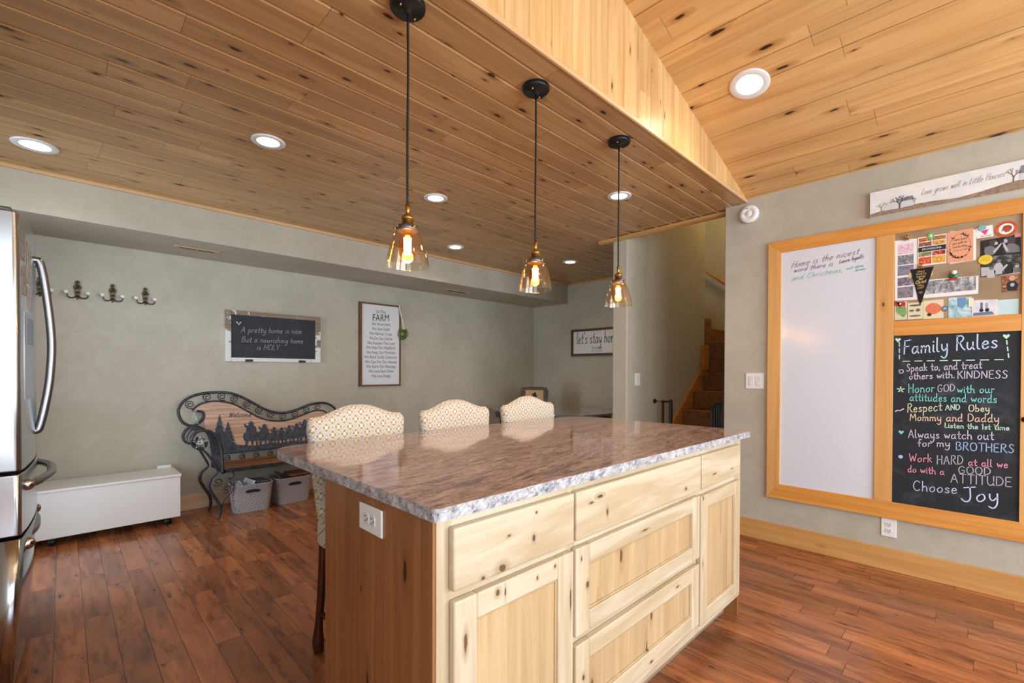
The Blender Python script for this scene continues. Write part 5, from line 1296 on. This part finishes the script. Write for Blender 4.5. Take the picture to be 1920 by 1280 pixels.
def magnet(name, pts, mat, lab, lift, th=.003): return sheet(name, pts, mat, lab, 'magnet', lift, th, 'magnets on the pin panel')
ob, C, L = magnet('round_magnet', ell((-.089, 1.984), .041, .042, 36), plain('orange_magnet', S_(214, 96, 52), .4), 'large round orange magnet at the top right of the panel', .0004, .002)
sub(ob, C, L, 'disc', ell((-.089, 1.984), .028, .029), CHM['white']); sub(ob, C, L + .0003, 'emblem', [(-.075, 1.988), (-.082, 2.003), (-.100, 2.003), (-.110, 1.992), (-.108, 1.976), (-.098, 1.966), (-.085, 1.966), (-.082, 1.976), (-.072, 1.972)], print_mat('emblem_print', [S_(70, 40, 40), S_(190, 80, 40), S_(150, 120, 110)], 90, 2), .0005)
mb = MB(C)
for k in range(26):
    a = 2*PI*k/26
    if abs(math.sin(a)) > .35:
        p = lambda r_, da: (XP - L, -.089 + r_*math.cos(a + da), 1.984 + r_*math.sin(a + da))
        mb.ribbon([p(.032, -.05), p(.037, .05)], .0022, (-1, 0, 0), .0004)
mb.build('lettering', CHM['ink'], ob)
magnet('oval_magnet', ell((.001, 2.008), .016, .0155), plain('teal_magnet', S_(124, 186, 184), .4), 'small teal oval magnet on the white tag', .0016)
ob, C, L = magnet('oval_magnet', ell((-.013, 1.832), .027, .026), plain('yellow_magnet', S_(232, 200, 54), .4), 'yellow oval magnet over the edge of the black and white photos', .0016)
mb = MB(C)
for k, z in enumerate((1.842, 1.834, 1.826)): mb.ribbon([(XP - L, .003, z), (XP - L, -.030, z + .001)], .0014, (-1, 0, 0), .0003)
mb.build('lettering', plain('olive_ink', S_(150, 130, 60), .7), ob)
magnet('pink_magnet', quad(-.120, -.143, 1.931, 1.950), plain('pink_magnet', S_(206, 140, 146), .4), 'small pink magnet at the corner of the upper black and white photo', .0016)
ob, C, L = magnet('round_magnet', ell((.208, 2.008), .015, .0185), plain('green_magnet', S_(112, 190, 120), .4), 'round green magnet on the provisions card', .0030)
sub(ob, C, L, 'emblem', ell((.208, 2.008), .005, .008, 12), CHM['white'])
ob, C, L = magnet('oval_magnet', ell((.146, 1.580), .0145, .017), plain('slate_blue_magnet', S_(104, 124, 140), .4), 'slate blue oval magnet with a white peak', .0016)
sub(ob, C, L, 'emblem', [(.154, 1.579), (.146, 1.586), (.138, 1.579)], CHM['white'])
ob, C, L = magnet('red_bow', [(.342, 1.628), (.330, 1.640), (.318, 1.634), (.320, 1.612), (.332, 1.618), (.342, 1.605), (.350, 1.622), (.362, 1.640), (.368, 1.648), (.366, 1.618), (.352, 1.620), (.346, 1.634)], plain('red_enamel', S_(204, 36, 40), .3), 'red bow magnet on the green leaf card', .0016, .004)
sub(ob, C, L, 'dot', ell((.342, 1.627), .005, .005, 10), CHM['white'])
C = Vector((XP - .001, .112, 1.763))
ob = MB(C).lathe([(0, -.012), (.016, -.009), (.021, -.002), (.021, 0), (0, 0)], C, 18, 'x').build('holiday_magnet', plain('green_enamel', S_(40, 120, 66), .3), None); ob.location = C
tag(ob, 'little red, white and green holiday figurine magnet above the street print', 'magnet', 'magnets on the pin panel')
mb = MB(C); mb.lathe([(0, -.016), (.011, -.012), (.013, -.004), (0, -.002)], C + Vector((0, -.002, .018)), 14, 'x'); mb.build('head', CHM['white'], ob)
mb = MB(C); mb.box(XP - .014, XP - .002, .092, .134, 1.738, 1.748, bev=.003); mb.build('foot', plain('red_enamel_base', S_(206, 44, 44), .3), ob)
MB(C).lathe([(0, -.017), (.006, -.014), (.006, -.004), (0, -.002)], C + Vector((0, -.002, .002)), 12, 'x').build('nose', plain('brown_enamel', S_(120, 60, 46), .3), ob)
for c, lab in (((.317, 2.018), 'gold bulldog clip at the top of the photo strip'), ((.252, 1.838), 'gold bulldog clip holding the pennant')):
    C = Vector((XP - .0055, *c)); t = thing('bulldog_clip', lab, 'clip', C, 0, 'gold clips on the pin panel')
    MB(C).prism([(C.x, c[0] - .013, c[1] - .014), (C.x, c[0] + .013, c[1] - .014), (C.x, c[0] + .011, c[1] - .002), (C.x, c[0] - .011, c[1] - .002)], (-.005, 0, 0), .001).build('jaw', brass, t)
    MB(C).lathe([(.004, 0), (.0095, 0), (.0095, -.004), (.004, -.004), (.004, 0)], (C.x - .004, c[0], c[1] + .007), 18, 'x', cap=False).build('lever', brass, t)
